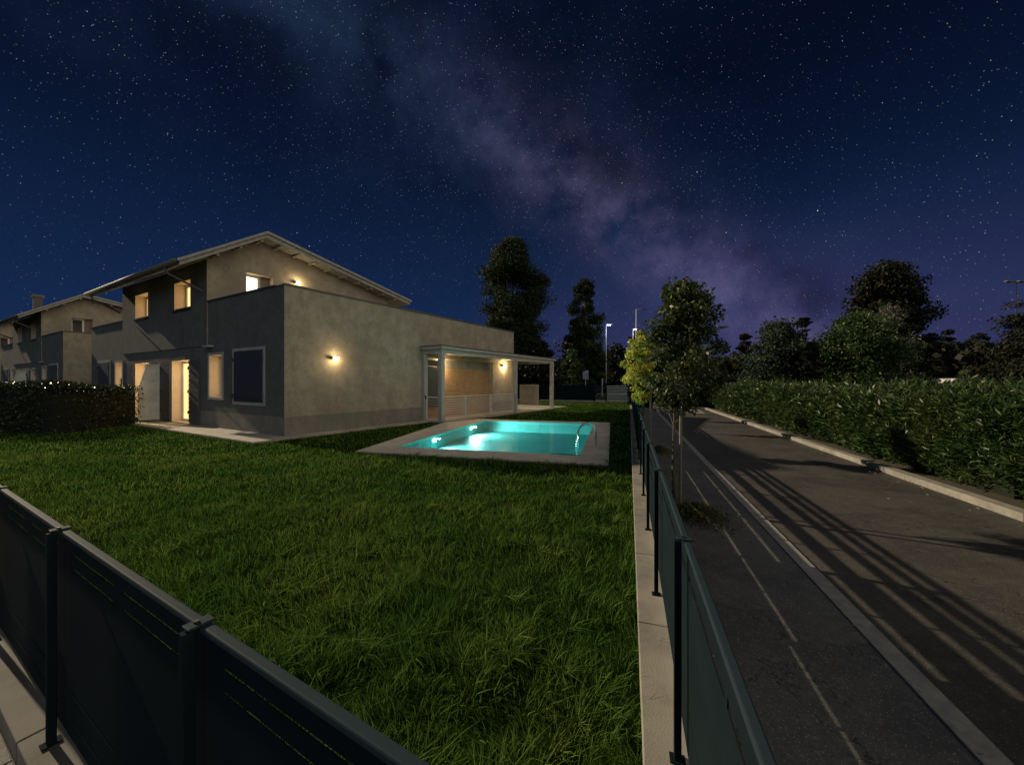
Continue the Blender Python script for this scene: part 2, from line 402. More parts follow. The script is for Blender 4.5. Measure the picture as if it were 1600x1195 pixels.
struct('road', MB().prism([FP(-8, 1.402), FP(-8, 4.30), FP(25.5, 4.30), FP(25.5, 1.402)], -.055, -.012), M['asphalt'])
front = [GP(26, -.02), GP(0, -.02), FP(.2, .05), FP(-6, .05), FP(-12, -4), GP(26, -8)]
struct('pavement', MB().prism(front, -.05, -.006), M['walk'])
kb = MB()
for i in range(-4, 14):
    s0 = i * 1.0 * 2; kb.prism([FP(s0 + .002, 4.302), FP(s0 + .002, 4.48), FP(s0 + 1.998, 4.48), FP(s0 + 1.998, 4.302)], -.05, .085)
struct('kerb', kb, M['concrete'], bevel=.005)
ek = MB().prism([FP(25.52, 1.3), FP(25.52, 4.3), FP(25.72, 4.3), FP(25.72, 1.3)], -.05, .09)
struct('kerb', ek, M['pave'], bevel=.012)
mk = MB()
for a, b, c, e in ((22.1, 23.6, 3.3, 3.75), (22.1, 23.6, 2.55, 3.0), (23.9, 24.7, 2.0, 3.9)):
    mk.prism([FP(a, c), FP(a, e), FP(b, e), FP(b, c)], -.009, -.007)
struct('road_marking', mk, M['marking'])
struct('verge', MB().prism([FP(-8, 4.502), FP(-8, 60), FP(27, 60), FP(27, 4.502)], -.055, .02), M['soil'])

# ------------------------------------------------------------------ houses
M['brick'] = brickmat()
def skin(mb, P, a0, a1, z0, z1, holes, depth, rv=None, top=None):
    """outer faces of a wall; P(a, depth, z)->xyz ; holes (a0,a1,z0,z1); reveals go to rv (or mb)"""
    rv = rv or mb
    xs = sorted({a0, a1, *[h[0] for h in holes], *[h[1] for h in holes]}); zs = sorted({z0, z1, *[h[2] for h in holes], *[h[3] for h in holes]})
    for i in range(len(xs) - 1):
        for j in range(len(zs) - 1):
            cx = (xs[i] + xs[i + 1]) / 2; cz = (zs[j] + zs[j + 1]) / 2
            if any(h[0] < cx < h[1] and h[2] < cz < h[3] for h in holes): continue
            mb.add([P(xs[i], 0, zs[j]), P(xs[i + 1], 0, zs[j]), P(xs[i + 1], 0, zs[j + 1]), P(xs[i], 0, zs[j + 1])], [(0, 1, 2, 3)])
    for h in holes:
        dd = h[4] if len(h) > 4 else depth
        for (p, q) in (((h[0], h[2]), (h[1], h[2])), ((h[1], h[2]), (h[1], h[3])), ((h[1], h[3]), (h[0], h[3])), ((h[0], h[3]), (h[0], h[2]))):
            rv.add([P(p[0], 0, p[1]), P(q[0], 0, q[1]), P(q[0], dd, q[1]), P(p[0], dd, p[1])], [(0, 1, 2, 3)])

def build_house(O, name, label, lit, chimney=False):
    t = thing('house', (O.x, O.y, 0), label, 'house', 'row of semi-detached houses')
    def P(u, v, z): return (O.x + RX[0] * u + LX[0] * v, O.y + RX[1] * u + LX[1] * v, z)
    def FW(a, d, z): return P(d, a, z)              # front wall, a = v, depth into +u
    def SW(a, d, z): return P(a, d, z)              # side wall, a = u, depth into +v
    def UF(a, d, z): return P(-.035 + d, a, z)       # upper front
    VW = 18.6; GV = 4.93; GW = 13.67; UD = 8.0; PT = 4.60
    def bx(mb, u0, u1, v0, v1, z0, z1):
        return mb.hexa([P(u0, v0, z0), P(u0, v1, z0), P(u1, v1, z0), P(u1, v0, z0)][::-1], [P(u0, v0, z1), P(u0, v1, z1), P(u1, v1, z1), P(u1, v0, z1)][::-1])
    w_l, w_r = (3.85, 4.80, 1.12, 2.63), (13.80, 14.75, 1.12, 2.63)
    d_l, d_r = (6.45, 8.10, .06, 2.52), (10.5, 12.15, .06, 2.52)
    # ground floor front
    m = MB(); rv = MB(); skin(m, FW, 0, VW, .60, PT, [(*w_l[:2], 1.12, 2.63), (*w_r[:2], 1.12, 2.63), (d_l[0], d_l[1], .60, 2.52), (d_r[0], d_r[1], .60, 2.52)], .38, MB())
    m.build('wall', M['grey'], t)
    m = MB(); skin(m, FW, 0, VW, 0, .60, [(d_l[0], d_l[1], .06, .60), (d_r[0], d_r[1], .06, .60)], .38, MB())
    m.build('plinth', M['plinth'], t)
    for h in (w_l, w_r, d_l, d_r):
        rv = MB(); skin(MB(), FW, h[0], h[1], h[2], h[3], [h], .38, rv); rv.build('reveal', M['reveal'], t)
    # side wall with recess
    rec = (5.9, 10.7, .03, 2.72)
    m = MB(); skin(m, SW, 0, 12.8, .60, PT, [(rec[0], rec[1], .60, rec[3])], .22, MB())
    skin(MB(), SW, rec[0], rec[1], rec[2], rec[3], [rec], .22, m)
    m.build('wall', M['beige'], t)
    m = MB(); skin(m, SW, 0, 12.8, 0, .60, [(rec[0], rec[1], .03, .60)], .22, MB()); m.build('plinth', M['plinth'], t)
    bw = MB().add([P(rec[0], .22, 0), P(rec[1], .22, 0), P(rec[1], .22, 2.3), P(rec[0], .22, 2.3)], [(0, 1, 2, 3)])
    bw.build('brick_wall', M['brick'], t)
    MB().add([P(rec[0], .22, 2.3), P(rec[1], .22, 2.3), P(rec[1], .22, 2.72), P(rec[0], .22, 2.72)], [(0, 1, 2, 3)]).build('lintel', M['plinth'], t)
    # back, far side
    m = MB()
    m.add([P(12.8, 0, 0), P(12.8, VW, 0), P(12.8, VW, PT), P(12.8, 0, PT)], [(0, 1, 2, 3)])
    m.add([P(0, VW, 0), P(12.8, VW, 0), P(12.8, VW, PT), P(0, VW, PT)], [(3, 2, 1, 0)])
    for (u0, u1, v0, v1) in ((.25, 12.55, .25, VW - .25),):
        m.add([P(u0, v0, 3.6), P(u1, v0, 3.6), P(u1, v1, 3.6), P(u0, v1, 3.6)], [(0, 1, 2, 3)])
        for a, b in (((u0, v0), (u1, v0)), ((u1, v0), (u1, v1)), ((u1, v1), (u0, v1)), ((u0, v1), (u0, v0))):
            m.add([P(*a, 3.6), P(*b, 3.6), P(*b, PT), P(*a, PT)], [(0, 1, 2, 3)])
    m.build('wall', M['beige'], t)
    c = MB()
    bx(c, -.04, 12.84, -.04, .28, PT, PT + .05); bx(c, -.04, .28, .28, GV - .004, PT, PT + .05); bx(c, 12.52, 12.84, .28, VW - .28, PT, PT + .05)
    bx(c, -.04, 12.84, VW - .28, VW + .04, PT, PT + .05); bx(c, -.04, .28, GW + .004, VW - .28, PT, PT + .05)
    c.build('coping', M['coping'], t)
    # upper volume
    ua, ub = (6.3, 7.75, 4.52, 5.62), (10.5, 12.0, 4.52, 5.62)
    m = MB(); skin(m, UF, GV, GW, 3.0, 6.16, [ua, ub], .42, MB())
    m.add([P(-.035, GV, 3.0), P(-.035, GW, 3.0), P(.05, GW, 3.0), P(.05, GV, 3.0)], [(0, 1, 2, 3)])
    m.build('wall', M['grey'], t)
    for h in (ua, ub):
        rv = MB(); skin(MB(), UF, h[0], h[1], h[2], h[3], [h], .42, rv); rv.build('reveal', M['reveal'], t)
    # gable walls
    def ztop(u): return (5.84 + (u + 1) * 1.79 / 2.67 if u < 1.67 else 7.63 - (u - 1.67) * 1.37 / 7.33) - .27
    gw = (1.23, 2.20, 4.30, 6.0)
    m = MB(); rv = MB()
    def GA(a, d, z): return P(a, GV + d, z)
    skin(m, GA, -.035, UD, 3.0, 6.0, [gw], .35, rv)
    for (a, b) in ((-.035, 1.67), (1.67, UD)):
        m.add([P(a, GV, 6.0), P(b, GV, 6.0), P(b, GV, ztop(b)), P(a, GV, ztop(a))], [(0, 1, 2, 3)])
        m.add([P(a, GW, 3.0), P(b, GW, 3.0), P(b, GW, ztop(b)), P(a, GW, ztop(a))], [(3, 2, 1, 0)])
    m.add([P(UD, GV, 3.0), P(UD, GW, 3.0), P(UD, GW, ztop(UD)), P(UD, GV, ztop(UD))], [(0, 1, 2, 3)])
    m.build('wall', M['beige'], t); rv.build('reveal', M['reveal'], t)
    # vent ring on gable
    vr = MB(); cc = Vector(P(.55, GV - .01, 6.0)); ax = Vector((RX[0], RX[1], 0))
    vr.tube([cc + ax * .11 * math.cos(a) + Vector((0, 0, .11 * math.sin(a))) for a in [k * math.pi / 8 for k in range(17)]], .012, 6, False)
    vr.build('vent', M['beige'], t)
    # roof: slab with two tiers of fascia
    def roofslab(mb, ov0, ov1, dz, th, e0=0, e1=0):
        pu = [-1 - e0, 1.67, 9.0 + e1]; zt = [5.84 - e0 * .67 + dz, 7.63 + dz, 6.26 - e1 * .187 + dz]
        for i in (0, 1):
            a, b, za, zb = pu[i], pu[i + 1], zt[i], zt[i + 1]
            mb.hexa([P(a, ov0, za - th), P(b, ov0, zb - th), P(b, ov1, zb - th), P(a, ov1, za - th)], [P(a, ov0, za), P(b, ov0, zb), P(b, ov1, zb), P(a, ov1, za)])
    r = MB(); roofslab(r, GV - .60, GW + .60, -.09, .15); r.build('roof', M['roof'], t)
    rt = MB(); roofslab(rt, GV - .58, GW + .58, .0, .086, .05, .05); ro = rt.build('roof_covering', M['roof_top'], t)
    for (va, vb) in ((GV - .68, GV - .584), (GW + .584, GW + .68)):
        rt = MB(); roofslab(rt, va, vb, .012, .098, .05, .05); rt.build('verge_board', M['roof'], t)
    for u in [.1 + .72 * k for k in range(12)]:
        if u > 8.9 or abs(u - 1.67) < .1: continue
        z = ztop(u) + .03
        pm = MB(); bx(pm, u - .045, u + .045, GV - .52, GV - .002, z - .09, z - .002); pm.build('purlin', M['roof'], t)
    # gutter and pipes
    g = MB(); g.tube([P(-1.10, GV - .55, 5.74), P(-1.10, GW + .55, 5.74)], .075, 10); gu = g.build('gutter', M['gutter'], t, smooth=True)
    for (va, vb) in ((GV + .35, GV + .08), (GW - .1, GW - .10)):
        MB().tube([P(-1.08, va, 5.68), P(-1.05, va, 5.50), P(-.98, va, 5.44), P(-.13, vb, 4.98)], .038, 8).build('downpipe', M['gutter'], t, smooth=True)
    if chimney:
        ch = MB(); bx(ch, .2, .6, 8.6, 9.0, 6.6, 7.6); co = ch.build('chimney', M['gutter'], ro)
        ch = MB(); bx(ch, .12, .68, 8.52, 9.08, 7.64, 7.80); ch.build('chimney_cap', M['coping'], ro)
    # windows
    def frame(holes, W, dd, panem, litm, fm=M['white'], sash=0, wd=.10):
        for h in holes:
            a0, a1, z0, z1 = h; f = MB()
            def q(x0, x1, y0, y1, d0=dd - .06, d1=dd):
                f.hexa([W(x0, d0, y0), W(x1, d0, y0), W(x1, d1, y0), W(x0, d1, y0)], [W(x0, d0, y1), W(x1, d0, y1), W(x1, d1, y1), W(x0, d1, y1)])
            q(a0, a1, z1 - wd, z1); q(a0, a1, z0, z0 + wd)
            q(a0, a0 + wd, z0 + wd, z1 - wd); q(a1 - wd, a1, z0 + wd, z1 - wd)
            for k in range(sash):
                x = a0 + (a1 - a0) * (k + 1) / (sash + 1); q(x - .045, x + .045, z0 + wd, z1 - wd)
            fo = f.build('window', fm, t)
            MB().add([W(a0, dd - .02, z0), W(a1, dd - .02, z0), W(a1, dd - .02, z1), W(a0, dd - .02, z1)], [(0, 1, 2, 3)]).build('pane', litm if panem else M['dark_glass'], fo)
            MB().add([W(a0, dd + .004, z0), W(a1, dd + .004, z0), W(a1, dd + .004, z1), W(a0, dd + .004, z1)], [(0, 1, 2, 3)])
    frame([w_l, d_l, d_r, w_r], FW, .38, lit, M['lit'])
    if lit:
        for vv in (7.2, 11.3):
            L = bpy.data.lights.new('room_light', 'POINT'); L.energy = 10; L.color = (1, .74, .40); L.shadow_soft_size = .15
            lo = bpy.data.objects.new('room_light', L); COL.objects.link(lo); lo.parent = t; lo.location = Vector(P(.27, vv, 2.2)) - Vector((O.x, O.y, 0))
    frame([ua, ub], UF, .42, lit, M['lit'])
    frame([(1.23, 1.86, gw[2], gw[3])], GA, .35, lit, M['lit_white'])
    wp = MB(); wp.hexa([GA(1.862, .26, gw[2]), GA(2.199, .26, gw[2]), GA(2.199, .34, gw[2]), GA(1.862, .34, gw[2])], [GA(1.862, .26, gw[3]), GA(2.199, .26, gw[3]), GA(2.199, .34, gw[3]), GA(1.862, .34, gw[3])]); wp.build('shutter', M['stake'], t)
    # sills and surrounds
    def surround(W, h, wd=.09, pr=.025, name='window_surround', m_=M['trim']):
        a0, a1, z0, z1 = h; f = MB()
        def q(x0, x1, y0, y1):
            f.hexa([W(x0, -pr, y0), W(x1, -pr, y0), W(x1, .0, y0), W(x0, .0, y0)], [W(x0, -pr, y1), W(x1, -pr, y1), W(x1, .0, y1), W(x0, .0, y1)])
        q(a0 - wd, a1 + wd, z1, z1 + wd); q(a0 - wd, a0, z0, z1); q(a1, a1 + wd, z0, z1); q(a0 - wd, a1 + wd, z0 - wd, z0)
        f.build(name, m_, t)
    for h in (w_l, w_r): surround(FW, h)
    for h in (ua, ub):
        s = MB(); s.hexa([UF(h[0] - .1, -.07, h[2] - .045), UF(h[1] + .1, -.07, h[2] - .045), UF(h[1] + .1, .0, h[2] - .045), UF(h[0] - .1, .0, h[2] - .045)],
                         [UF(h[0] - .1, -.07, h[2]), UF(h[1] + .1, -.07, h[2]), UF(h[1] + .1, .0, h[2]), UF(h[0] - .1, .0, h[2])]); s.build('window_sill', M['iron'], t)
        for k in (h[0] - .03, h[1] + .03):
            for zz in (h[2] + .2, h[3] - .2):
                pass
    # big shuttered windows
    for (a0, a1) in ((1.16, 2.98), (15.62, 17.44)):
        h = (a0, a1, 1.0, 2.70); surround(FW, h, .10)
        for k in (0,):
            b0 = a0 + .02; b1 = a1 - .02
            s = MB(); n = 2
            s.hexa([FW(b0, -.045, 1.02), FW(b1, -.045, 1.02), FW(b1, -.004, 1.02), FW(b0, -.004, 1.02)], [FW(b0, -.045, 2.68), FW(b1, -.045, 2.68), FW(b1, -.004, 2.68), FW(b0, -.004, 2.68)])
            so = s.build('shutter', M['shutter_dark'], t, bevel=.006)
            for ea, zz in ((a0 - .02, 1.22), (a0 - .02, 2.42), (a1 + .02, 1.22), (a1 + .02, 2.42)): MB().tube([FW(ea, -.06, zz - .05), FW(ea, -.06, zz + .05)], .022, 6).build('hinge', M['iron'], so)
        MB().tube([FW(a0 - .12, -.09, 1.06), FW(a0 + .6, -.06, 1.10), FW(a1 + .22, -.07, 1.14)], .014, 6).build('shutter_bar', M['iron'], t)
    # door shutters folded back on the wall
    def leaf(a0, a1, z0=.10, z1=2.50):
        s = MB(); n = 14
        for k in range(n):
            za = z0 + (z1 - z0) * k / n; zb = z0 + (z1 - z0) * (k + 1) / n - .008
            s.hexa([FW(a0, -.055, za), FW(a1, -.055, za), FW(a1, -.012, za), FW(a0, -.012, za)], [FW(a0, -.0545, zb), FW(a1, -.0545, zb), FW(a1, -.012, zb), FW(a0, -.012, zb)])
        s.hexa([FW(a0, -.012, z0), FW(a1, -.012, z0), FW(a1, -.003, z0), FW(a0, -.003, z0)], [FW(a0, -.012, z1), FW(a1, -.012, z1), FW(a1, -.003, z1), FW(a0, -.003, z1)])
        so = s.build('shutter', M['shutter'], t)
        for zz in (.5, 1.3, 2.2):
            MB().tube([FW(a1 if a1 < 7 or 8.5 < a1 < 10 else a0, -.07, zz - .06), FW(a1 if a1 < 7 or 8.5 < a1 < 10 else a0, -.07, zz + .06)], .02, 6).build('hinge', M['iron'], so)
    for a in ((5.55, 6.40), (8.16, 9.02), (9.62, 10.44), (12.22, 13.02)): leaf(*a)
    # flat canopy edge / ledge under the upper floor
    s = MB(); bx(s, -.18, -.003, GV - .45, GV - .003, 2.93, 2.99); s.build('ledge', M['trim'], t)
    return t, P

h1, HP = build_house(HC, 'house', 'large lit stucco house beside the swimming pool, glowing windows and big gabled roof', True)
h2, HP2 = build_house(Vector((-26.0, 21.5)), 'house', 'unlit pale stucco neighbour house with a roof chimney, between the hedge and the lit house', False, True)
h3 = copy_tree(h2); h3.location = (-45.1, 31.8, 0); h3['label'] = 'farthest unlit stucco house, only its roof edge at the left border'

# dividing screens by the doors
def screen(P, label):
    o = Vector(P(0, 9.32, 0)); t = thing('privacy_screen', (o.x, o.y, 0), label, 'screen', 'privacy screens between front doors')
    prof = [(-.03, .10), (-.66, .10), (-.66, 1.35), (-.40, 2.42), (-.03, 2.42)]
    def ex(mb, pr, v0, v1):
        n = len(pr); vs = [P(u, v0, z) for u, z in pr] + [P(u, v1, z) for u, z in pr]
        mb.add(vs, [tuple(range(n)), tuple(range(2 * n - 1, n - 1, -1))] + [(i, n + i, n + (i + 1) % n, (i + 1) % n) for i in range(n)])
    m = MB(); ex(m, prof, 9.30, 9.34); m.build('panel', M['screen'], t)
    f = MB(); pp = prof + [prof[0]]
    f.tube([P(u, 9.28, z) for u, z in pp], .022, 6); f.build('frame', M['white'], t)
    return t
screen(HP, 'white framed panel with a sloped edge beside the lit front doors of the large house')
screen(HP2, 'white framed panel with a sloped edge at the unlit neighbour house behind the hedge')

# paving round the house
pv = MB()
def ub(mb, P, u0, u1, v0, v1, z0, z1):
    return mb.hexa([P(u0, v0, z0), P(u1, v0, z0), P(u1, v1, z0), P(u0, v1, z0)], [P(u0, v0, z1), P(u1, v0, z1), P(u1, v1, z1), P(u0, v1, z1)])
ub(pv, HP, -1.05, -.003, -.5, 9.2, -.05, .035); ub(pv, HP, -.003, 5.5, -.5, -.003, -.05, .035)
struct('house_paving', pv, M['pave'], bevel=.01)
pv = MB(); ub(pv, HP, 5.503, 17.2, -1.30, -.003, -.05, .05); ub(pv, HP, 12.83, 17.2, .0, 2.6, -.05, .05)
struct('porch_paving', pv, M['pave'], bevel=.01)

# ------------------------------------------------------------------ porch
def bxp(mb, u0, u1, v0, v1, z0, z1): return ub(mb, HP, u0, u1, v0, v1, z0, z1)
o = HP(11, -.5, 0)
pt = thing('porch', (o[0], o[1], 0), 'flat roofed veranda on pale posts along the long house wall beside the pool', 'porch')
for u, v in ((5.65, -.98), (11.35, -.98), (15.75, -.98)):
    m = MB(); bxp(m, u - .10, u + .10, v - .10, v + .10, .05, 2.86); m.build('post', M['trim'], pt, bevel=.008)
m = MB(); bxp(m, 5.55, 5.75, -.14, -.003, .05, 2.86); m.build('post', M['trim'], pt, bevel=.008)
m = MB(); bxp(m, 15.65, 15.85, 2.3, 2.5, .05, 2.86); m.build('post', M['trim'], pt, bevel=.008)
m = MB(); bxp(m, 5.55, 15.85, -1.08, -.90, 2.862, 3.04); m.build('beam', M['trim'], pt)
m = MB(); bxp(m, 5.55, 5.72, -.898, -.003, 2.862, 3.04); m.build('beam', M['trim'], pt)
m = MB(); bxp(m, 15.68, 15.85, -.898, 2.5, 2.862, 3.04); m.build('beam', M['trim'], pt)
m = MB(); bxp(m, 5.45, 15.98, -1.18, -.003, 3.042, 3.16); bxp(m, 12.83, 15.98, -.0, 2.6, 3.042, 3.16); m.build('roof', M['trim'], pt)
m = MB(); bxp(m, 5.42, 16.01, -1.21, -.003, 3.162, 3.195); bxp(m, 12.83, 16.01, 0, 2.63, 3.162, 3.195); m.build('roof_covering', M['coping'], pt)
for k in range(12):
    u = 6.4 + k * .82
    if u > 15.5: break
    m = MB(); bxp(m, u - .04, u + .04, -.897, -.003, 2.93, 3.04); m.build('rafter', M['trim'], pt)
# grey door behind the side opening
m = MB(); bxp(m, 5.80, 6.75, -.035, -.004, .55, 2.35); m.build('wall_panel', M['shutter'], pt)
m = MB(); bxp(m, 5.80, 6.75, -.09, -.004, 2.37, 2.62); m.build('shutter_box', M['shutter'], pt)
# railing
o = HP(8.5, -.98, 0)
rl = thing('railing', (o[0], o[1], .05), 'pale horizontal bar railing across the front of the veranda', 'railing')
r0, r1 = 5.78, 11.22
for i, u in enumerate((r0 + .02, (r0 + r1) / 2 - 1.3, (r0 + r1) / 2 + .6, r1 - .02)):
    m = MB(); w = .028 if i != 1 else .015; bxp(m, u - w, u + w, -1.005, -.955, .05, 1.02); m.build('post', M['rail'], rl)
m = MB(); bxp(m, r0, r1, -1.005, -.955, 1.022, 1.065); m.build('handrail', M['rail'], rl)
for k in range(9):
    z = .14 + k * .098; m = MB(); m.tube([HP(r0, -.99, z), HP(r1, -.99, z)], .017, 6); m.build('bar', M['rail'], rl)
o = HP(5.65, -.5, 0)
gt = thing('garden_gate', (o[0], o[1], .05), 'small white framed gate closing the narrow side of the veranda', 'gate')
m = MB()
for v in (-.86, -.20): bxp(m, 5.62, 5.66, v, v + .045, .08, 1.05)
bxp(m, 5.62, 5.66, -.812, -.203, 1.0, 1.05); bxp(m, 5.62, 5.66, -.812, -.203, .08, .13)
m.build('gate_frame', M['white'], gt)
m = MB()
for k in range(8): m.tube([HP(5.64, -.82, .2 + k * .1), HP(5.64, -.2, .2 + k * .1)], .008, 5)
m.build('gate_bars', M['rail'], gt)
m = MB(); m.tube([HP(5.60, -.17, .95), HP(5.58, -.17, 1.1)], .03, 6); m.build('lock', M['iron'], gt)
# low end wall beyond the porch
o = HP(17.4, 1.0, 0)
lw = MB(); bxp(lw, 17.3, 17.55, .9, 2.3, 0, 1.5); l = lw.build('garden_wall', M['beige'], bevel=.01)
tag(l, 'short beige garden wall just behind the veranda end', 'wall')

# wall lamps (real lit lamps)
def wall_lamp(P, u, v, z, label, watts, onv=True):
    base = Vector(P(u, v, z)); t = thing('wall_lamp', base, label, 'lamp', 'lit wall lamps on the house')
    m = MB(); ub(m, P, u - .07, u + .02, v - .03, v - .002, z - .05, z + .05); ub(m, P, u - .09, u - .02, v - .13, v - .03, z - .04, z + .035); m.build('bracket', M['iron'], t)
    m = MB(); ub(m, P, u - .018, u + .15, v - .14, v - .04, z - .04, z + .035); m.build('lamp_shade', M['bulb'], t, bevel=.012)
    L = bpy.data.lights.new('lamp_light', 'POINT'); L.energy = watts; L.color = (1, .70, .34); L.shadow_soft_size = .06
    lo = bpy.data.objects.new('lamp_light', L); COL.objects.link(lo); lo.parent = t
    q = Vector(P(u + .06, v - .25, z - .04)); lo.location = q - base
wall_lamp(HP, 1.52, 0, 2.47, 'lit wall lamp alone on the long side wall near the house corner', 13)
wall_lamp(HP, 3.11, 4.93, 6.02, 'lit wall lamp high on the gable wall just above the parapet', 15)
wall_lamp(HP, 11.62, 0, 2.60, 'lit wall lamp under the veranda roof beside the middle post', 48)
wall_lamp(HP, 6.75, .22, 2.42, 'lit wall lamp on the brick wall behind the first veranda post', 75)

# ------------------------------------------------------------------ pool
c0 = PP(4, 2.9)
pool = thing('swimming_pool', (c0[0], c0[1], 0), 'rectangular turquoise lit swimming pool with pale stone surround in the lawn', 'swimming pool')
poly_sheet('stone_surround', deck, [poolr], .012, M['deck'], None, pool)
m = MB()
for i in range(5):
    a, b = deck[i], deck[(i + 1) % 5]; m.add([(*a, -.05), (*b, -.05), (*b, .012), (*a, .012)], [(0, 1, 2, 3)])
m.build('surround_edge', M['pave'], pool)
def poolmat():
    m = bpy.data.materials.new('pool_tiles'); m.use_nodes = True
    T = NT(m.node_tree); b = T.n['Principled BSDF']; b.inputs['Roughness'].default_value = .5
    tc = T.node('ShaderNodeTexCoord')
    c = T.mix(T.ramp(T.noise(tc.outputs['Object'], 1.2, 3), .3, .7), (.15, .70, .68), (.20, .76, .74))
    T.l.new(c, b.inputs['Base Color']); return m
M['pool'] = poolmat()
PD = -.42
m = MB(); pr = [Vector(p) for p in poolr]
m.add([(*p, PD) for p in poolr], [(0, 1, 2, 3)])
for i in range(4):
    a, b = poolr[i], poolr[(i + 1) % 4]; m.add([(*a, PD), (*b, PD), (*b, .012), (*a, .012)], [(0, 1, 2, 3)])
m.build('basin', M['pool'], pool)
wm = bpy.data.materials.new('pool_water'); wm.use_nodes = True
T = NT(wm.node_tree); T.n.remove(T.n['Principled BSDF'])
tr = T.node('ShaderNodeBsdfTransparent'); tr.inputs[0].default_value = (.80, .97, .96, 1)
gl = T.node('ShaderNodeBsdfGlossy'); gl.inputs['Roughness'].default_value = .03
fr = T.node('ShaderNodeFresnel'); fr.inputs[0].default_value = 1.14
tc = T.node('ShaderNodeTexCoord'); bn = T.node('ShaderNodeBump'); bn.inputs['Strength'].default_value = .12; bn.inputs['Distance'].default_value = .03
T.l.new(T.noise(tc.outputs['Object'], 3.5, 3, .5), bn.inputs['Height'])
T.l.new(bn.outputs[0], gl.inputs['Normal']); T.l.new(bn.outputs[0], fr.inputs['Normal'])
mx = T.node('ShaderNodeMixShader'); T.l.new(fr.outputs[0], mx.inputs[0]); T.l.new(tr.outputs[0], mx.inputs[1]); T.l.new(gl.outputs[0], mx.inputs[2])
T.l.new(mx.outputs[0], T.n['Material Output'].inputs[0])
MB().add([(*p, -.035) for p in ins(poolr, .999)], [(0, 1, 2, 3)]).build('water', wm, pool)
for p_ in (2.85, 5.95):
    m = MB(); cc = Vector((*PP(p_, .625), -.13)); ax = Vector((*pP, 0)); az = Vector((0, 0, 1)); nq = Vector((*pQ, 0))
    ring = [cc + nq * .02 + ax * .13 * math.cos(k * math.pi / 8) + az * .06 * math.sin(k * math.pi / 8) for k in range(16)]
    m.add(ring, [tuple(range(16))]); mo = m.build('pool_lamp', M['pool_bulb'], pool)
    L = bpy.data.lights.new('pool_light', 'SPOT'); L.energy = 440; L.color = (.58, 1.0, .94); L.spot_size = R_(168); L.spot_blend = .6; L.shadow_soft_size = .2
    lo = bpy.data.objects.new('pool_light', L); COL.objects.link(lo); lo.parent = pool
    q = Vector((*PP(p_, .78), -.16)); lo.location = q - pool.location
    lo.rotation_euler = Vector((pQ.x, pQ.y, -.36)).to_track_quat('-Z', 'Y').to_euler()
m = MB(); m.prism([PP(2.0, 4.3), PP(2.0, 5.2), PP(2.6, 5.2), PP(2.6, 4.3)][::-1], -.38, -.30)
m.build('submerged_dark_block', mat('dark_block_tile', (.03, .22, .24), .5), pool)  # dark teal block under water beside the ladder
# ladder rails
o = PP(2.4, 5.3); ld = thing('pool_ladder', (o[0], o[1], 0), 'chrome pool ladder with two curved handrails at the right pool edge', 'ladder')
for p_ in (2.15, 2.65):
    pts = [(5.52, .012), (5.50, .36), (5.48, .47), (5.41, .54), (5.30, .57), (5.18, .54), (5.09, .46), (5.04, .32), (5.02, -.2), (5.02, -.38)]
    m = MB(); m.tube([(*PP(p_, q), z) for q, z in pts], .017, 10); m.build('handrail', M['chrome'], ld, smooth=True)
for z in (-.15, -.3):
    m = MB(); m.prism([PP(2.17, 4.97), PP(2.17, 5.05), PP(2.63, 5.05), PP(2.63, 4.97)][::-1], z, z + .02); m.build('step', M['chrome'], ld)

# ------------------------------------------------------------------ fences
def panel_mesh(L, z0, z1, rows, e):
    """flat sheet with through slots; local x along, z up"""
    xs = [0, e, L / 2 - e * .4, L / 2 + e * .4, L - e, L]; zs = sorted({z0, z1, *[r[0] - r[1] / 2 for r in rows], *[r[0] + r[1] / 2 for r in rows]})
    idx = {}; V = []; F = []
    def vi(i, j):
        if (i, j) not in idx: idx[(i, j)] = len(V); V.append((xs[i], 0, zs[j]))
        return idx[(i, j)]
    for i in range(5):
        for j in range(len(zs) - 1):
            zc = (zs[j] + zs[j + 1]) / 2
            if i in (1, 3) and any(abs(zc - r[0]) < r[1] / 2 for r in rows): continue
            F.append((vi(i, j), vi(i + 1, j), vi(i + 1, j + 1), vi(i, j + 1)))
    me = bpy.data.meshes.new('panel'); me.from_pydata(V, [], F); me.materials.append(M['fence']); return me
def box_mesh(name, lo, hi, m):
    x0, y0, z0 = lo; x1, y1, z1 = hi; me = bpy.data.meshes.new(name)
    me.from_pydata([(x0, y0, z0), (x1, y0, z0), (x1, y1, z0), (x0, y1, z0), (x0, y0, z1), (x1, y0, z1), (x1, y1, z1), (x0, y1, z1)], [],
                   [(3, 2, 1, 0), (4, 5, 6, 7), (0, 1, 5, 4), (1, 2, 6, 5), (2, 3, 7, 6), (3, 0, 4, 7)]); me.materials.append(m); return me
def link(name, me, parent, loc=(0, 0, 0), bevel=0, solid=0):
    o = bpy.data.objects.new(name, me); COL.objects.link(o); o.parent = parent; o.location = loc
    if solid: md = o.modifiers.new('s', 'SOLIDIFY'); md.thickness = solid; md.offset = 0
    if bevel: md = o.modifiers.new('b', 'BEVEL'); md.width = bevel; md.segments = 2; md.limit_method = 'ANGLE'
    return o
KZ = .10; FT = 1.005
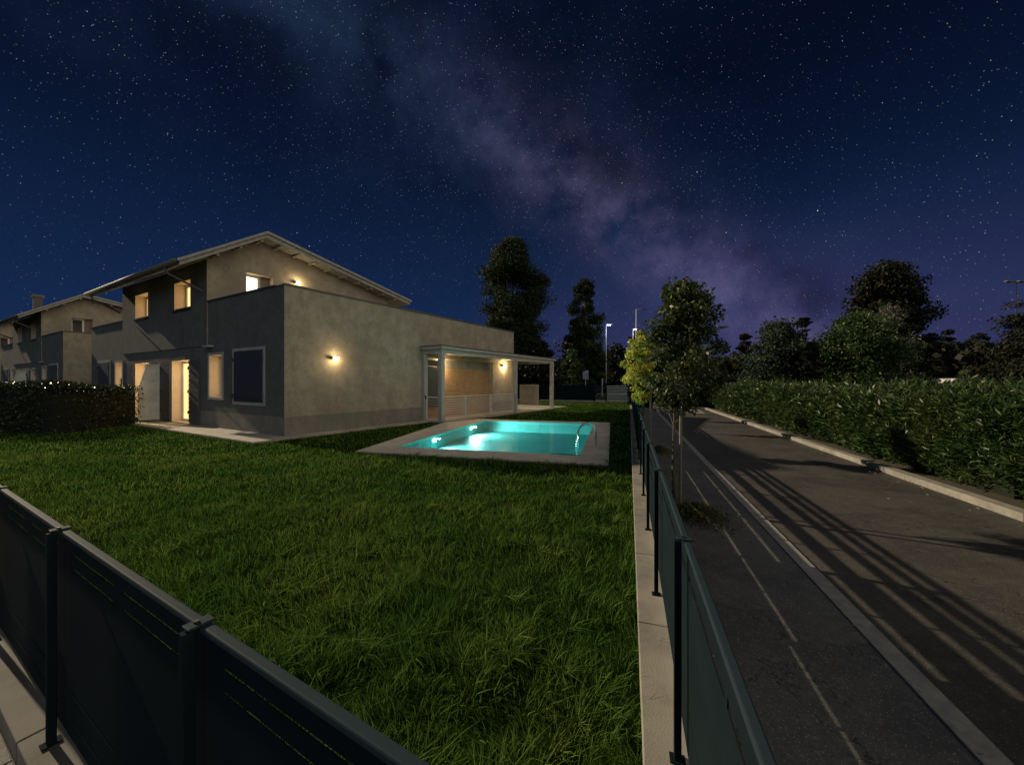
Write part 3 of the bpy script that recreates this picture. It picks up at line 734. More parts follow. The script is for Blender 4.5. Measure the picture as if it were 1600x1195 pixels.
def fence(origin, direc, n, L, side, label, rows_of, zoff=0, first_post=True):
    """side: +1 puts the panel to the left of the travel direction"""
    t = thing('metal_fence', (origin[0], origin[1], zoff), label, 'fence', None, math.atan2(direc[1], direc[0]))
    kinds = {}
    pm = box_mesh('post', (-.014, -.014, KZ), (.014, .014, FT), M['fence'])
    fm = box_mesh('foot_plate', (-.022, -.03, KZ + .001), (.022, .03, KZ + .008), M['fence'])
    cm = box_mesh('cap', (-.020, -.030, FT + .005), (.020, .030, FT + .012), M['fence_rail'])
    bm_ = bpy.data.meshes.new('bolt'); b = bmesh.new(); bmesh.ops.create_cone(b, cap_ends=True, segments=10, radius1=.007, radius2=.006, depth=.006); b.to_mesh(bm_); b.free(); bm_.materials.append(M['iron'])
    rm = box_mesh('top_rail', (.002, -.013, FT - .016), (L - .002, .013, FT + .004), M['fence_rail'])
    for i in range(n + 1):
        if i or first_post:
            po = link('post', pm, t, (i * L, -side * .028, 0), bevel=.003)
            link('foot_plate', fm, po, (0, 0, 0)); link('cap', cm, po, (0, side * .025, 0), bevel=.003); link('bolt', bm_, po, (0, side * .02, FT + .0145))
        if i == n: break
        key = rows_of(i)
        if key not in kinds: kinds[key] = panel_mesh(L - .002, KZ + .035, FT - .019, key, .10 if len(key) == 4 else .03)
        pa = link('panel', kinds[key], t, (i * L + .001, side * .012, 0), solid=.004)
        link('top_rail', rm, pa, (-.001, -side * .004, 0), bevel=.005)
    return t
A4 = ((.92, .010), (.86, .010), (.33, .010), (.215, .010))
B4 = ((.955, .016), (.87, .030), (.335, .007))
C5 = ((.955, .014), (.885, .016), (.79, .026), (.655, .022), (.36, .009))
C6 = ((.955, .022), (.885, .030), (.785, .060), (.645, .060), (.50, .012), (.36, .012))  # extra, wider slot rows added to throw light stripes onto the road
fence(GP(.02, 0), gA, 8, 1.3, -1, 'dark metal panel fence running across the bottom left corner in front of the lawn', lambda i: A4)
# right: posts at s = 1.60 - 1.25k ...
s0 = (Vector((.676, 1.526)) - fO).dot(fF) - 1.25
fence(FP(s0, .032), fF, 25, 1.25, -1, 'dark metal panel fence between the lawn and the sidewalk', lambda i: B4 if i < 2 else C5 if i < 3 else C6)
# kerb walls below the fences
km = MB(); L_ = 1.02
for k in range(0, 31):
    a = .45 + k * L_; km.prism([FP(a, -.13), FP(a, .09), FP(a + L_ - .006, .09), FP(a + L_ - .006, -.13)][::-1], -.05, KZ)
o_ = km.build('low_wall', M['concrete'], bevel=.006); tag(o_, 'low concrete kerb wall carrying the fence along the sidewalk', 'low wall')
km = MB()
for k in range(0, 9):
    a = .16 + k * 1.3; km.prism([GP(a, -.10), GP(a + 1.294, -.10), GP(a + 1.294, .10), GP(a, .10)][::-1], -.05, KZ)
o_ = km.build('low_wall', M['kerb_dark'], bevel=.006); tag(o_, 'low concrete kerb wall carrying the fence at the bottom left', 'low wall')
km = MB()
for k in range(0, 9):
    a = .2 + k * 1.3; km.prism([GP(a, -.32), GP(a + 1.29, -.32), GP(a + 1.29, -.104), GP(a, -.104)][::-1], -.05, .012)
struct('paving_strip', km, M['walk'], bevel=.004)

# far fence
fa, fb = Vector(FP(31.3, .0)), Vector((1.5, 33.3)); fd = (fb - fa)
ff = thing('metal_fence', (fa.x, fa.y, 0), 'far dark metal fence closing the end of the lawn behind the veranda', 'fence', None, math.atan2(fd.y, fd.x))
pm = box_mesh('panel', (.02, -.01, .14), (2.38, .01, 1.42), M['fence']); qm = box_mesh('post', (-.03, -.03, .1), (.03, .03, 1.48), M['fence'])
for k in range(1, 10):
    if k > 0: link('post', qm, ff, (k * 2.4 + .6, 0, 0))
    link('panel', pm, ff, (k * 2.4 + .6, 0, 0))
fk = MB(); dn = fd.normalized(); c1 = fa; c2 = fa + dn * 28
nn = Vector((-dn.y, dn.x)) * .12
fk.prism([tuple(c1 - nn), tuple(c2 - nn), tuple(c2 + nn), tuple(c1 + nn)][::1], -.05, .10)
tag(fk.build('low_wall', M['concrete']), 'pale low kerb wall at the far end of the lawn', 'low wall')
gg = thing('slatted_gate', (fa.x, fa.y, .1), 'metal gate of open horizontal slats at the far right corner of the lawn', 'gate', None, math.atan2(fd.y, fd.x))
link('gate_post', box_mesh('gate_post', (2.9, -.05, 0), (3.0, .05, 1.5), M['fence']), gg); link('gate_post', box_mesh('gate_post', (1.95, -.05, 0), (2.05, .05, 1.5), M['fence']), gg)
for k in range(9):
    link('slat', box_mesh('slat', (.05, -.012, .1 + k * .14), (1.94, .012, .17 + k * .14), M['rail']), gg)
    link('slat', box_mesh('slat', (2.06, -.012, .1 + k * .14), (2.89, .012, .17 + k * .14), M['fence_rail']), gg)

# ------------------------------------------------------------------ grass
def in_poly(X, Y, poly):
    ins_ = np.zeros(len(X), bool); n = len(poly); j = n - 1
    for i in range(n):
        xi, yi = poly[i]; xj, yj = poly[j]
        c = ((yi > Y) != (yj > Y)) & (X < (xj - xi) * (Y - yi) / (yj - yi + 1e-12) + xi); ins_ ^= c; j = i
    return ins_
def hp2(u, v): q = HP(u, v, 0); return (q[0], q[1])
excl = [ins(deck, 1.0), [hp2(-1.05, -.5), hp2(5.5, -.5), hp2(5.5, -1.3), hp2(17.2, -1.3), hp2(17.2, 19), hp2(-1.05, 19)]]
edge_excl = [ins(deck, .985), [hp2(-1.0, -.45), hp2(5.55, -.45), hp2(5.55, -1.25), hp2(17.2, -1.25), hp2(17.2, 19), hp2(-1.0, 19)]]
lawn_in = [GP(.1, .11), FP(.55, -.135), FP(31.2, -.135), (1.5, 33.2), (-12, 37.4), (-48, 45.8), (-48, 28), GP(26, .11)]
def vnoise(X, Y, sc, seed):
    r = np.random.default_rng(seed); G = r.random((256, 256)); x = X * sc + 1000; y = Y * sc + 1000
    xi = np.floor(x).astype(int); yi = np.floor(y).astype(int); fx = x - xi; fy = y - yi; fx = fx * fx * (3 - 2 * fx); fy = fy * fy * (3 - 2 * fy)
    g = lambda a, b: G[a % 256, b % 256]
    return (g(xi, yi) * (1 - fx) + g(xi + 1, yi) * fx) * (1 - fy) + (g(xi, yi + 1) * (1 - fx) + g(xi + 1, yi + 1) * fx) * fy
def grass_zone(y0, y1, per_m2, hscale, wscale, xpad=.3):
    w = max(y1 * 1.42, 2); n = int((y1 - y0) * (w + min(w, 10)) * per_m2)
    X = rng.uniform(-w - xpad, min(w, 10) + xpad, n); Y = rng.uniform(y0, y1, n)
    k = (np.abs(X) < Y * 1.40 + .5) & in_poly(X, Y, lawn_in)
    for e in edge_excl: k &= ~in_poly(X, Y, e)
    cl = vnoise(X, Y, 3.2, 1) * .55 + vnoise(X, Y, 9, 2) * .45
    k &= rng.random(n) < (.35 + cl)
    return X[k], Y[k], hscale, wscale
Vs = []; Fs = []; base = 0
for (y0, y1, dn_, hs, ws) in ((.35, 1.9, 5200, 1.05, .0034), (1.9, 3.4, 3600, 1.0, .0040), (3.4, 5.5, 1900, .95, .0052), (5.5, 8.5, 900, .85, .0075), (8.5, 14, 330, .75, .012), (14, 34, 75, .75, .026)):
    X, Y, hs, ws = grass_zone(y0, y1, dn_, hs, ws)
    n = len(X)
    big_ = vnoise(X, Y, 1.1, 3); cl = vnoise(X, Y, 4.5, 4); H = hs * (.050 + .095 * cl ** 1.5 + .05 * np.clip(big_ - .45, 0, 1) + .045 * rng.random(n) ** 3)
    W = ws * rng.uniform(.6, 1.4, n)
    ang = (vnoise(X, Y, 2.0, 5) + vnoise(X, Y, 7.0, 6) * .8) * 9 + rng.normal(0, .8, n); lean = H * (rng.uniform(.1, 1.0, n))
    dx = np.cos(ang) * lean; dy = np.sin(ang) * lean
    wa = ang + math.pi / 2 + rng.normal(0, .7, n); wx = np.cos(wa) * W / 2; wy = np.sin(wa) * W / 2
    z0 = np.full(n, -.03)
    pts = []
    for f, wf in ((0, 1), (.45, .9), (.8, .6)):
        bend = f ** 1.9; cx = X + dx * bend; cy = Y + dy * bend; cz = z0 + H * (f - .18 * f * f) + .0
        pts += [np.stack([cx - wx * wf, cy - wy * wf, cz], 1), np.stack([cx + wx * wf, cy + wy * wf, cz], 1)]
    tip = np.stack([X + dx * 1.0, Y + dy * 1.0, z0 + H * .84 + .0], 1)
    tip2 = tip + np.stack([wx * .05, wy * .05, 0 * wx], 1)
    V = np.stack(pts + [tip, tip2], 1).reshape(-1, 3); i0 = np.arange(n)[:, None] * 8 + base
    F = np.concatenate([i0 + np.array([0, 1, 3, 2]), i0 + np.array([2, 3, 5, 4]), i0 + np.array([4, 5, 7, 6])], 0)
    Vs.append(V); Fs.append(F); base += n * 8
tn = 0
for (y0, y1, dens, nb, hs, ws) in ((.4, 2.4, 26, 34, 1.25, .0046), (2.4, 5, 13, 30, 1.15, .006), (5, 9, 5, 22, 1.0, .009)):
    w = y1 * 1.42; n0 = int((y1 - y0) * (w + 4) * dens); cx = rng.uniform(-w, 4, n0); cy = rng.uniform(y0, y1, n0)
    k = in_poly(cx, cy, lawn_in) & (vnoise(cx, cy, 1.6, 9) > .38)
    for e in edge_excl: k &= ~in_poly(cx, cy, e)
    cx, cy = np.repeat(cx[k], nb), np.repeat(cy[k], nb); n = len(cx); ch = np.repeat(rng.uniform(.55, 1.15, n // nb), nb)
    ang = rng.random(n) * 6.283; X = cx + np.cos(ang) * rng.random(n) * .025 * (1 + y0 * .3); Y = cy + np.sin(ang) * rng.random(n) * .025 * (1 + y0 * .3)
    H = hs * ch * rng.uniform(.07, .19, n); lean = H * rng.uniform(.35, 1.5, n); W = ws * rng.uniform(.6, 1.3, n); dx = np.cos(ang) * lean; dy = np.sin(ang) * lean
    wa = ang + math.pi / 2 + rng.normal(0, .5, n); wx = np.cos(wa) * W / 2; wy = np.sin(wa) * W / 2; pts = []
    for f, wf in ((0, .8), (.45, 1), (.8, .65)):
        cxx = X + dx * f ** 1.8; cyy = Y + dy * f ** 1.8; cz = -.02 + H * (f - .38 * f * f)
        pts += [np.stack([cxx - wx * wf, cyy - wy * wf, cz], 1), np.stack([cxx + wx * wf, cyy + wy * wf, cz], 1)]
    tip = np.stack([X + dx * 1.0, Y + dy * 1.0, -.02 + H * .60], 1); tip2 = tip + np.stack([wx * .05, wy * .05, 0 * wx], 1)
    V = np.stack(pts + [tip, tip2], 1).reshape(-1, 3); i0 = np.arange(n)[:, None] * 8 + base
    F = np.concatenate([i0 + np.array([0, 1, 3, 2]), i0 + np.array([2, 3, 5, 4]), i0 + np.array([4, 5, 7, 6])], 0)
    Vs.append(V); Fs.append(F); base += n * 8
go = np_mesh('grass', np.concatenate(Vs), np.concatenate(Fs), M['grass']); go.data.shade_smooth()
tag(go, 'dense green grass growing over the whole lawn', 'grass', kind='stuff')

# ------------------------------------------------------------------ vegetation
def tree(name, x, y, h, rad, label, lm, crown0=.25, nl=9000, ls=.25, trunk_r=None, seed=1, lobes=60, shape='oval', cat='tree', group=None, sub=None, lw=.6, z0=0, fill=.5, limbs=9, cx=0):
    r = np.random.default_rng(seed); rd = random.Random(seed)
    t = thing(name, (x, y, z0), label, cat, group)
    zc0 = h * crown0; ch = h - zc0
    # envelope radius along relative height
    def env(f):
        if shape == 'oval': return np.sqrt(np.clip(1 - (2 * f - 1) ** 2, 0, 1)) * .95 + .05
        if shape == 'poplar': return np.clip(np.minimum((f + .10) / .22, 1) * (1 - np.clip(f - .55, 0, 1) ** 2 * 4.0), .05, 1)
        if shape == 'cone': return (1 - f) * .95 + .05
        if shape == 'round': return np.clip(np.minimum((f + .25) / .3, 1) * np.sqrt(np.clip(1 - f ** 2.4, 0, 1)), .05, 1)
    f = r.random(lobes); a = r.random(lobes) * 2 * np.pi; rr = np.sqrt(r.random(lobes)) * .84
    if shape == 'cone': f = r.random(lobes) ** 1.4
    e = env(f) * rad * r.uniform(.72, 1.22, lobes)
    LC = np.stack([cx + np.cos(a) * rr * e, np.sin(a) * rr * e, zc0 + f * ch], 1)
    if sub:
        sx, sf, sr, sn = sub; a2 = r.random(sn) * 2 * np.pi; r2 = np.sqrt(r.random(sn)) * sr
        LC = np.concatenate([LC, np.stack([sx + np.cos(a2) * r2, np.sin(a2) * r2, zc0 + sf * ch + r.uniform(-.16, .06, sn) * ch], 1)])
    k = r.integers(0, len(LC), nl); sz = r.uniform(.5, 1.2, len(LC)) * rad * .36
    off = rand_dir(nl, r) * (r.random((nl, 1)) ** .6) * sz[k][:, None]; off[:, 2] *= .75 if shape != 'cone' else .35
    C = LC[k] + off; C[:, 2] = np.maximum(C[:, 2], zc0 * .6)
    D = rand_dir(nl, r) + np.array([0, 0, -.25]) + off / (np.linalg.norm(off, axis=1, keepdims=True) + .01) * .7
    V, F = leaf_arrays(C, D, ls * r.uniform(.6, 1.35, nl), ls * lw * r.uniform(.6, 1.2, nl), r)
    np_mesh('crown', V, F, lm, t)
    # trunk and limbs
    tr_ = trunk_r or h * .018; m = MB()
    pts = [(x, y, z0 - .05)]; rs = [tr_ * 1.25]
    for i in range(1, 7):
        q = i / 6; pts.append((x + rd.uniform(-1, 1) * tr_ * .8, y + rd.uniform(-1, 1) * tr_ * .8, z0 + q * h * .86)); rs.append(tr_ * (1 - q * .8))
    m.tube(pts, rs, 8)
    for i in range(limbs):
        q = LC[rd.randrange(len(LC))]; bz = max(zc0 * .8, q[2] * rd.uniform(.45, .75)); mid = (x + q[0] * .5, y + q[1] * .5, z0 + (bz + q[2]) / 2 + rad * .03)
        m.tube([(x, y, z0 + bz), mid, (x + q[0], y + q[1], z0 + q[2])], [tr_ * .45, tr_ * .28, tr_ * .08], 5, False)
    m.build('trunk', M['bark'], t, smooth=True)
    return t
def bt(name, x0, x1, yt, Y, label, lm, **k):
    """tree at distance Y whose outline spans these picture columns and top row"""
    xc = ((x0 + x1) / 2 - 800) / 580 * Y; rad = (x1 - x0) / 2 / 580 * Y / (k.pop('slim', 1.0)); h = 1.65 + (598 - yt) / 580 * Y
    return tree(name, xc, Y, h, rad, label, lm, **k)
# street trees on the sidewalk
q = FP(5.45, .40)
t1 = tree('street_tree', q[0], q[1], 3.0, .57, 'nearest young street tree, dark leafy crown on a thin trunk by the fence', M['leaf_olive'], crown0=.44, nl=12000, ls=.064, trunk_r=.024, seed=3, lobes=70, group='young street trees on the sidewalk', lw=.6, shape='round', limbs=18, cx=.15)
q = FP(9.6, .15)
tree('street_tree', q[0], q[1], 2.85, .50, 'young street tree with a yellow green crown, left of the nearest one', M['leaf_lit_yellow'], crown0=.42, nl=5200, ls=.088, trunk_r=.028, seed=5, lobes=50, group='young street trees on the sidewalk', lw=.6, limbs=12, cx=-.07)
q = FP(13.7, .25)
tree('street_tree', q[0], q[1], 2.8, .42, 'young street tree half hidden behind the yellow green one', M['leaf_lit_yellow'], crown0=.45, nl=1500, ls=.10, trunk_r=.03, seed=6, lobes=40, group='young street trees on the sidewalk')
q = FP(17.9, .45)
tree('street_tree', q[0], q[1], 2.7, .45, 'farthest young street tree beside the far end of the fence', M['leaf_olive'], crown0=.45, nl=1200, ls=.11, trunk_r=.03, seed=8, lobes=40, group='young street trees on the sidewalk')
for (s_, d_, lab) in ((5.30, .46, 'wooden stake tied to the nearest street tree'), (9.45, .30, 'wooden stake beside the yellow green street tree'), (13.5, .5, 'wooden stake beside the half hidden street tree')):
    q = FP(s_, d_); st = MB(); st.tube([(q[0], q[1], -.02), (q[0] + .01, q[1], 1.55)], [.022, .019], 8)
    tag(st.build('tree_stake', M['stake']), lab, 'stake', 'stakes of the street trees')
# weeds at foot of near tree
def weeds(s_, d_, n, rad, label, seed):
    r = np.random.default_rng(seed); q = FP(s_, d_); a = r.random(n) * 6.283; rr = np.abs(r.normal(0, .45, n)) * rad
    C = np.stack([q[0] + np.cos(a) * rr, q[1] + np.sin(a) * rr * 1.2, .01 + r.random(n) * .16 * np.clip(1 - rr / rad, .1, 1)], 1)
    D = rand_dir(n, r) + np.array([0, 0, .8]); V, F = leaf_arrays(C, D, r.uniform(.03, .09, n), .012, r)
    o = np_mesh('weeds', V, F, M['weed'], None, (q[0], q[1], 0)); o.location = (q[0], q[1], 0); tag(o, label, 'weeds', kind='stuff')
weeds(5.0, .62, 2600, .42, 'low tuft of weeds around the foot of the nearest street tree', 11)
weeds(9.4, .5, 900, .4, 'sparse weeds around the foot of the yellow green street tree', 12)

# oleander hedge along the kerb
def hedge_leaves(nn, s0, s1, d0, d1, h, L, W, seed, PF, shell=.85, upr=.8):
    SH = 13; n = nn // SH; r = np.random.default_rng(seed); s = r.uniform(s0, s1, n); d = r.uniform(d0, d1, n)
    top = h + (vnoise(s, d * .4, .9, seed) - .5) * .30 + (vnoise(s, d, 3.2, seed + 1) - .5) * .42
    front_ = r.random(n) < .55
    bul = (vnoise(s, s * 0, 1.3, seed + 2) - .5) * .45
    z = np.where(front_, r.random(n) ** .8 * top, top - np.abs(r.normal(0, .12, n)))
    bz = np.clip(np.sin(np.clip(z / top, 0, 1) * 2.6 + .25), 0, 1)
    d = np.where(front_, d0 + .38 - bz * .30 - bul * .5 + np.abs(r.normal(0, .14, n)), d)
    sn = r.random(n) < .06; z = z + np.where(sn & ~front_, r.random(n) * .26, 0)
    P_ = np.stack([PF[0].x + PF[1].x * s + PF[2].x * d, PF[0].y + PF[1].y * s + PF[2].y * d, z], 1)
    D = rand_dir(n, r) * .45; D[:, 2] += upr + .2; D[:, :2] += np.where(front_, -.75, 0)[:, None] * np.array([PF[2].x, PF[2].y])
    D /= np.linalg.norm(D, axis=1, keepdims=True); ln = L * r.uniform(1.0, 2.3, n); k = np.repeat(np.arange(n), SH); t_ = np.tile(np.linspace(.1, 1, SH), n)
    rad_ = rand_dir(n * SH, r); rad_ -= D[k] * (rad_ * D[k]).sum(1, keepdims=True); rad_ /= np.linalg.norm(rad_, axis=1, keepdims=True) + 1e-6
    LD = D[k] * (.35 + .9 * t_[:, None] ** 2) + rad_; LD /= np.linalg.norm(LD, axis=1, keepdims=True)
    LL = L * r.uniform(.7, 1.2, n * SH) * (1.1 - .3 * t_)
    C = P_[k] + D[k] * ((t_ - .6) * ln[k])[:, None] + LD * (LL / 2)[:, None]
    return leaf_arrays(C, LD, LL, W * r.uniform(.7, 1.2, n * SH), r)
PFs = (fO, fF, fN)
hd = thing('oleander_hedge', (*FP(10, 5.2), 0), 'long leafy oleander hedge behind the pale kerb along the right side of the road', 'hedge')
Vs = []; Fs = []; b0 = 0
for args in ((36000, -1, 4.0, 4.62, 6.3, 1.38, .14, .022, 21), (46000, 4.0, 9, 4.62, 6.4, 1.36, .14, .024, 22), (38000, 9, 16, 4.62, 6.6, 1.36, .16, .038, 23), (28000, 16, 27.5, 4.62, 7, 1.36, .19, .055, 24)):
    V, F = hedge_leaves(*args, PFs); Vs.append(V); Fs.append(F + b0); b0 += len(V)
np_mesh('foliage', np.concatenate(Vs), np.concatenate(Fs), M['leaf_hedge'], hd, hd.location)
m = MB()
for k in range(28):
    a = -1 + k; w = .06 * math.sin(k * 2.1); m.prism([FP(a, 5.0 + w), FP(a, 6.3), FP(a + 1, 6.3), FP(a + 1, 5.0 + w)],   .02, 1.12 + .08 * math.sin(k * 1.7))
m.build('dark_core', M['core'], hd)  # solid dark core behind the leaves, inner shade put into its colour
# hedge across the end of the road
he = thing('hedge', (*FP(27.3, 3, ), 0), 'dark hedge closing the far end of the road', 'hedge')
eF = fN; eN = fF; PFe = (Vector(FP(26.4, -.2)), eF, eN)
V, F = hedge_leaves(24000, 0, 6.5, 0, 1.6, 1.75, .22, .08, 31, PFe); np_mesh('foliage', V, F, M['leaf_black'], he, he.location)
m = MB().prism([FP(26.9, 0), FP(26.9, 6.2), FP(27.9, 6.2), FP(27.9, 0)][::-1], .0, 1.4); m.build('dark_core', M['core'], he)
# dark hedge on the left between the two gardens
def blob_hedge(path, h, w, n, label, lm, seed, name='laurel_hedge', ls=.09):
    r = np.random.default_rng(seed); P0 = [Vector(p) for p in path]; t = thing(name, (P0[0].x, P0[0].y, 0), label, 'hedge')
    segs = [(P0[i], P0[i + 1]) for i in range(len(P0) - 1)]; ln = np.array([(b - a).length for a, b in segs]); pr = ln / ln.sum()
    k = r.choice(len(segs), n, p=pr); f = r.random(n)
    A = np.array([[s[0].x, s[0].y] for s in segs])[k]; B = np.array([[s[1].x, s[1].y] for s in segs])[k]
    C = A + (B - A) * f[:, None]; a = r.random(n) * 6.283; rr = 1 - np.abs(r.normal(0, .18, n))
    z = r.random(n); top = h + (vnoise(C[:, 0], C[:, 1], 1.3, seed) - .5) * .3
    tp = r.random(n) < .4; rr = np.where(tp, np.sqrt(r.random(n)), rr); zz = np.where(tp, top - np.abs(r.normal(0, .1, n)) - rr ** 4 * .15, z * top * .97)
    C = C + np.stack([np.cos(a), np.sin(a)], 1) * (rr * w / 2 * r.uniform(.85, 1.15, n))[:, None]
    V, F = leaf_arrays(np.stack([C[:, 0], C[:, 1], zz], 1), rand_dir(n, r) + np.array([0, 0, .4]), ls * r.uniform(.6, 1.3, n), ls * .5, r)
    np_mesh('foliage', V, F, lm, t, t.location)
    m = MB()
    for i, (p, q_) in enumerate(segs): m.tube([(p.x, p.y, 0), (p.x, p.y, h - .35)], w * .30, 10); d_ = (q_ - p); m.box((p + q_) / 2, (d_.length, w * .58), d_, .0, h - .3 - .01 * i)
    p = segs[-1][1]; m.tube([(p.x, p.y, 0), (p.x, p.y, h - .36)], w * .30, 10)
    m.build('dark_core', M['core'], t); return t
blob_hedge([(-26, 14.2), (-19.5, 12.9), (-14.95, 12.3), (-15.35, 14.6)], 1.62, 1.25, 42000, 'dark clipped hedge at the left edge of the lawn in front of the neighbour house', M['leaf_laurel'], 41)
# dark green garden sheet behind it
sh = MB(); sh.box((-21.3, 19.6), (4.0, .05), LX, .1, 1.85); o_ = sh.build('garden_screen', M['fence']); tag(o_, 'dark green garden screen between the hedge and the neighbour house', 'screen')

# background trees
bt('poplar_tree', 742, 856, 383, 46, 'tallest dense dark tree rising behind the end of the house', M['leaf_dark'], crown0=.05, nl=64000, ls=.30, seed=51, lobes=200, shape='poplar', sub=(2.6, .74, 1.6, 18), slim=1.08, group='tall trees beyond the lawn')
bt('poplar_tree', 884, 942, 443, 46, 'slim dark tree between the tallest tree and the lit street lamp', M['leaf_dark'], crown0=.05, nl=28000, ls=.28, seed=52, lobes=110, shape='poplar', slim=.95, group='tall trees beyond the lawn')
bt('broadleaf_tree', 858, 958, 522, 50, 'broad low dark tree spreading around the foot of the slim tree', M['leaf_black'], crown0=.02, nl=9000, ls=.45, seed=53, lobes=70, shape='round')
bt('broadleaf_tree', 872, 914, 548, 38, 'small rounded green tree left of the street lamp beyond the far fence', M['leaf_green'], crown0=.15, nl=6000, ls=.24, seed=54, lobes=50)
bt('broadleaf_tree', 808, 880, 540, 42, 'dark bushy tree just behind the veranda end', M['leaf_black'], crown0=.02, nl=8000, ls=.36, seed=55, lobes=60, shape='round')
bt('broadleaf_tree', 930, 1000, 545, 58, 'dark tree right behind the lit street lamp', M['leaf_black'], crown0=.0, nl=7000, ls=.5, seed=56, lobes=60, shape='round')
bt('conifer_tree', 972, 1002, 524, 62, 'pointed dark tree behind the yellow green street tree', M['leaf_black'], crown0=.02, nl=4000, ls=.45, seed=57, lobes=40, shape='cone')
bt('broadleaf_tree', 1040, 1122, 500, 30, 'dark leafy tree behind the nearest street tree at the road end', M['leaf_dark'], crown0=.1, nl=9000, ls=.22, seed=58, lobes=70, shape='round')
bt('broadleaf_tree', 995, 1070, 560, 44, 'low dark tree beyond the end of the sidewalk', M['leaf_black'], crown0=.0, nl=6000, ls=.4, seed=59, lobes=50, shape='round')
bt('conifer_tree', 1140, 1188, 522, 52, 'small dark conifer left of the round teal tree', M['leaf_black'], crown0=.0, nl=4500, ls=.42, seed=60, lobes=40, shape='cone')
bt('broadleaf_tree', 1156, 1284, 512, 42, 'round dark teal tree behind the right hedge', M['leaf_teal'], crown0=.0, nl=20000, ls=.32, seed=61, lobes=90, shape='round')
bt('conifer_tree', 1228, 1278, 486, 58, 'sparse pointed conifer rising behind the round teal tree', M['leaf_black'], crown0=.1, nl=2600, ls=.5, seed=62, lobes=30, shape='cone')
bt('conifer_tree', 1238, 1296, 536, 34, 'dark low conifer in front of the large green tree', M['leaf_black'], crown0=.0, nl=6000, ls=.25, seed=63, lobes=50, shape='cone')
bt('broadleaf_tree', 1266, 1414, 500, 38, 'large bushy green tree in the middle of the right side trees', M['leaf_green'], crown0=.0, nl=30000, ls=.29, seed=64, lobes=120, shape='round')
bt('broadleaf_tree', 1322, 1450, 420, 60, 'tallest black tree on the right, above the other crowns', M['leaf_black'], crown0=.08, nl=42000, ls=.55, seed=65, lobes=180, shape='oval', slim=1.18)
bt('broadleaf_tree', 1350, 1416, 480, 48, 'pale grey leaved tree in front of the tallest black tree', M['leaf_grey'], crown0=.3, nl=5000, ls=.28, seed=66, lobes=60, shape='oval')
bt('broadleaf_tree', 1400, 1446, 536, 40, 'dark rounded bush left of the low brown house', M['leaf_black'], crown0=.0, nl=5000, ls=.3, seed=67, lobes=50, shape='round')
bt('conifer_tree', 1462, 1502, 510, 75, 'small spreading conifer above the roof of the low brown house', M['leaf_black'], crown0=.3, nl=1800, ls=.55, seed=68, lobes=22, shape='cone')
bt('broadleaf_tree', 1506, 1546, 522, 75, 'small sparse tree right of the spreading conifer on the skyline', M['leaf_black'], crown0=.3, nl=1600, ls=.5, seed=69, lobes=20, shape='oval')
bt('conifer_tree', 1530, 1665, 474, 27, 'dark conifer cut by the right edge under the unlit lamp', M['leaf_black'], crown0=.0, nl=11000, ls=.24, seed=70, lobes=90, shape='cone', slim=.9)
bt('broadleaf_tree', 1100, 1150, 560, 60, 'low dark bush left of the small conifer beyond the road', M['leaf_black'], crown0=.0, nl=3500, ls=.5, seed=71, lobes=35, shape='round')
bt('broadleaf_tree', 690, 760, 548, 60, 'dark tree mostly hidden behind the roof of the lit house', M['leaf_black'], crown0=.0, nl=4000, ls=.5, seed=72, lobes=40, shape='round')
# low far shrubs as one dark mass
r = np.random.default_rng(80); n = 42000; a = r.uniform(R_(-40), R_(62), n); dd = r.uniform(62, 90, n)
X = np.sin(a) * dd; Y = np.cos(a) * dd; zz = r.random(n) ** .7 * (3.6 + 3.8 * vnoise(X, Y, .12, 81)); k = Y > 36
V, F = leaf_arrays(np.stack([X, Y, zz], 1)[k], rand_dir(int(k.sum()), r), .9, .7, r)
tag(np_mesh('far_shrubs', V, F, M['leaf_black']), 'unbroken dark mass of far shrubs along the horizon', 'shrubs', kind='stuff')

# ------------------------------------------------------------------ street lamps, masts, signs
def street_lamp(px, yt, Y, label, lit, watts=0, arm=.9, r=.07, dbl=False, pm='rail'):
    x = (px - 800) / 580 * Y; h = 1.65 + (598 - yt) / 580 * Y; t = thing('street_lamp', (x, Y, 0), label, 'street lamp', 'street lamps')
    MB().tube([(x, Y, 0), (x, Y, h * .5), (x, Y, h)], [r * 1.2, r, r * .6], 8).build('pole', M[pm], t, smooth=True)
    for sg in ((1, -1) if dbl else (1,)):
        MB().tube([(x, Y, h - .02), (x + sg * arm * .5, Y, h + .05), (x + sg * arm, Y, h + .06)], r * .4, 6).build('arm', M[pm], t)
        m = MB(); m.box((x + sg * (arm + .25), Y), (.9, .30), (1, 0), h + .0, h + .12); ho = m.build('lamp_head', M['gutter'], t, bevel=.03)
        m = MB(); m.box((x + sg * (arm + .25), Y), (.40, .24), (1, 0), h - .08, h - .003); m.build('lamp_glass', M['cold_bulb'] if lit else M['dark_glass'], ho, bevel=.03)
    if watts:
        L = bpy.data.lights.new('lamp_light', 'POINT'); L.energy = watts; L.color = (.85, .93, 1); L.shadow_soft_size = .2
        lo = bpy.data.objects.new('lamp_light', L); COL.objects.link(lo); lo.parent = t; lo.location = (arm + .25, -.6, h - .5)
    return t
street_lamp(947, 508, 46, 'lit street lamp beyond the far fence, left of the yellow green tree', True, 70, arm=.1, r=.07)
street_lamp(989, 515, 60, 'lit street lamp head just above the yellow green tree', True, 60, arm=.1, r=.07)
street_lamp(970, 561, 75, 'tiny far lit street lamp between the two brighter ones', True, 0, arm=.05, r=.06)
street_lamp(994, 484, 66, 'tall unlit mast with a thin curved arm behind the lit lamps', False, 0, arm=1.1, r=.13)
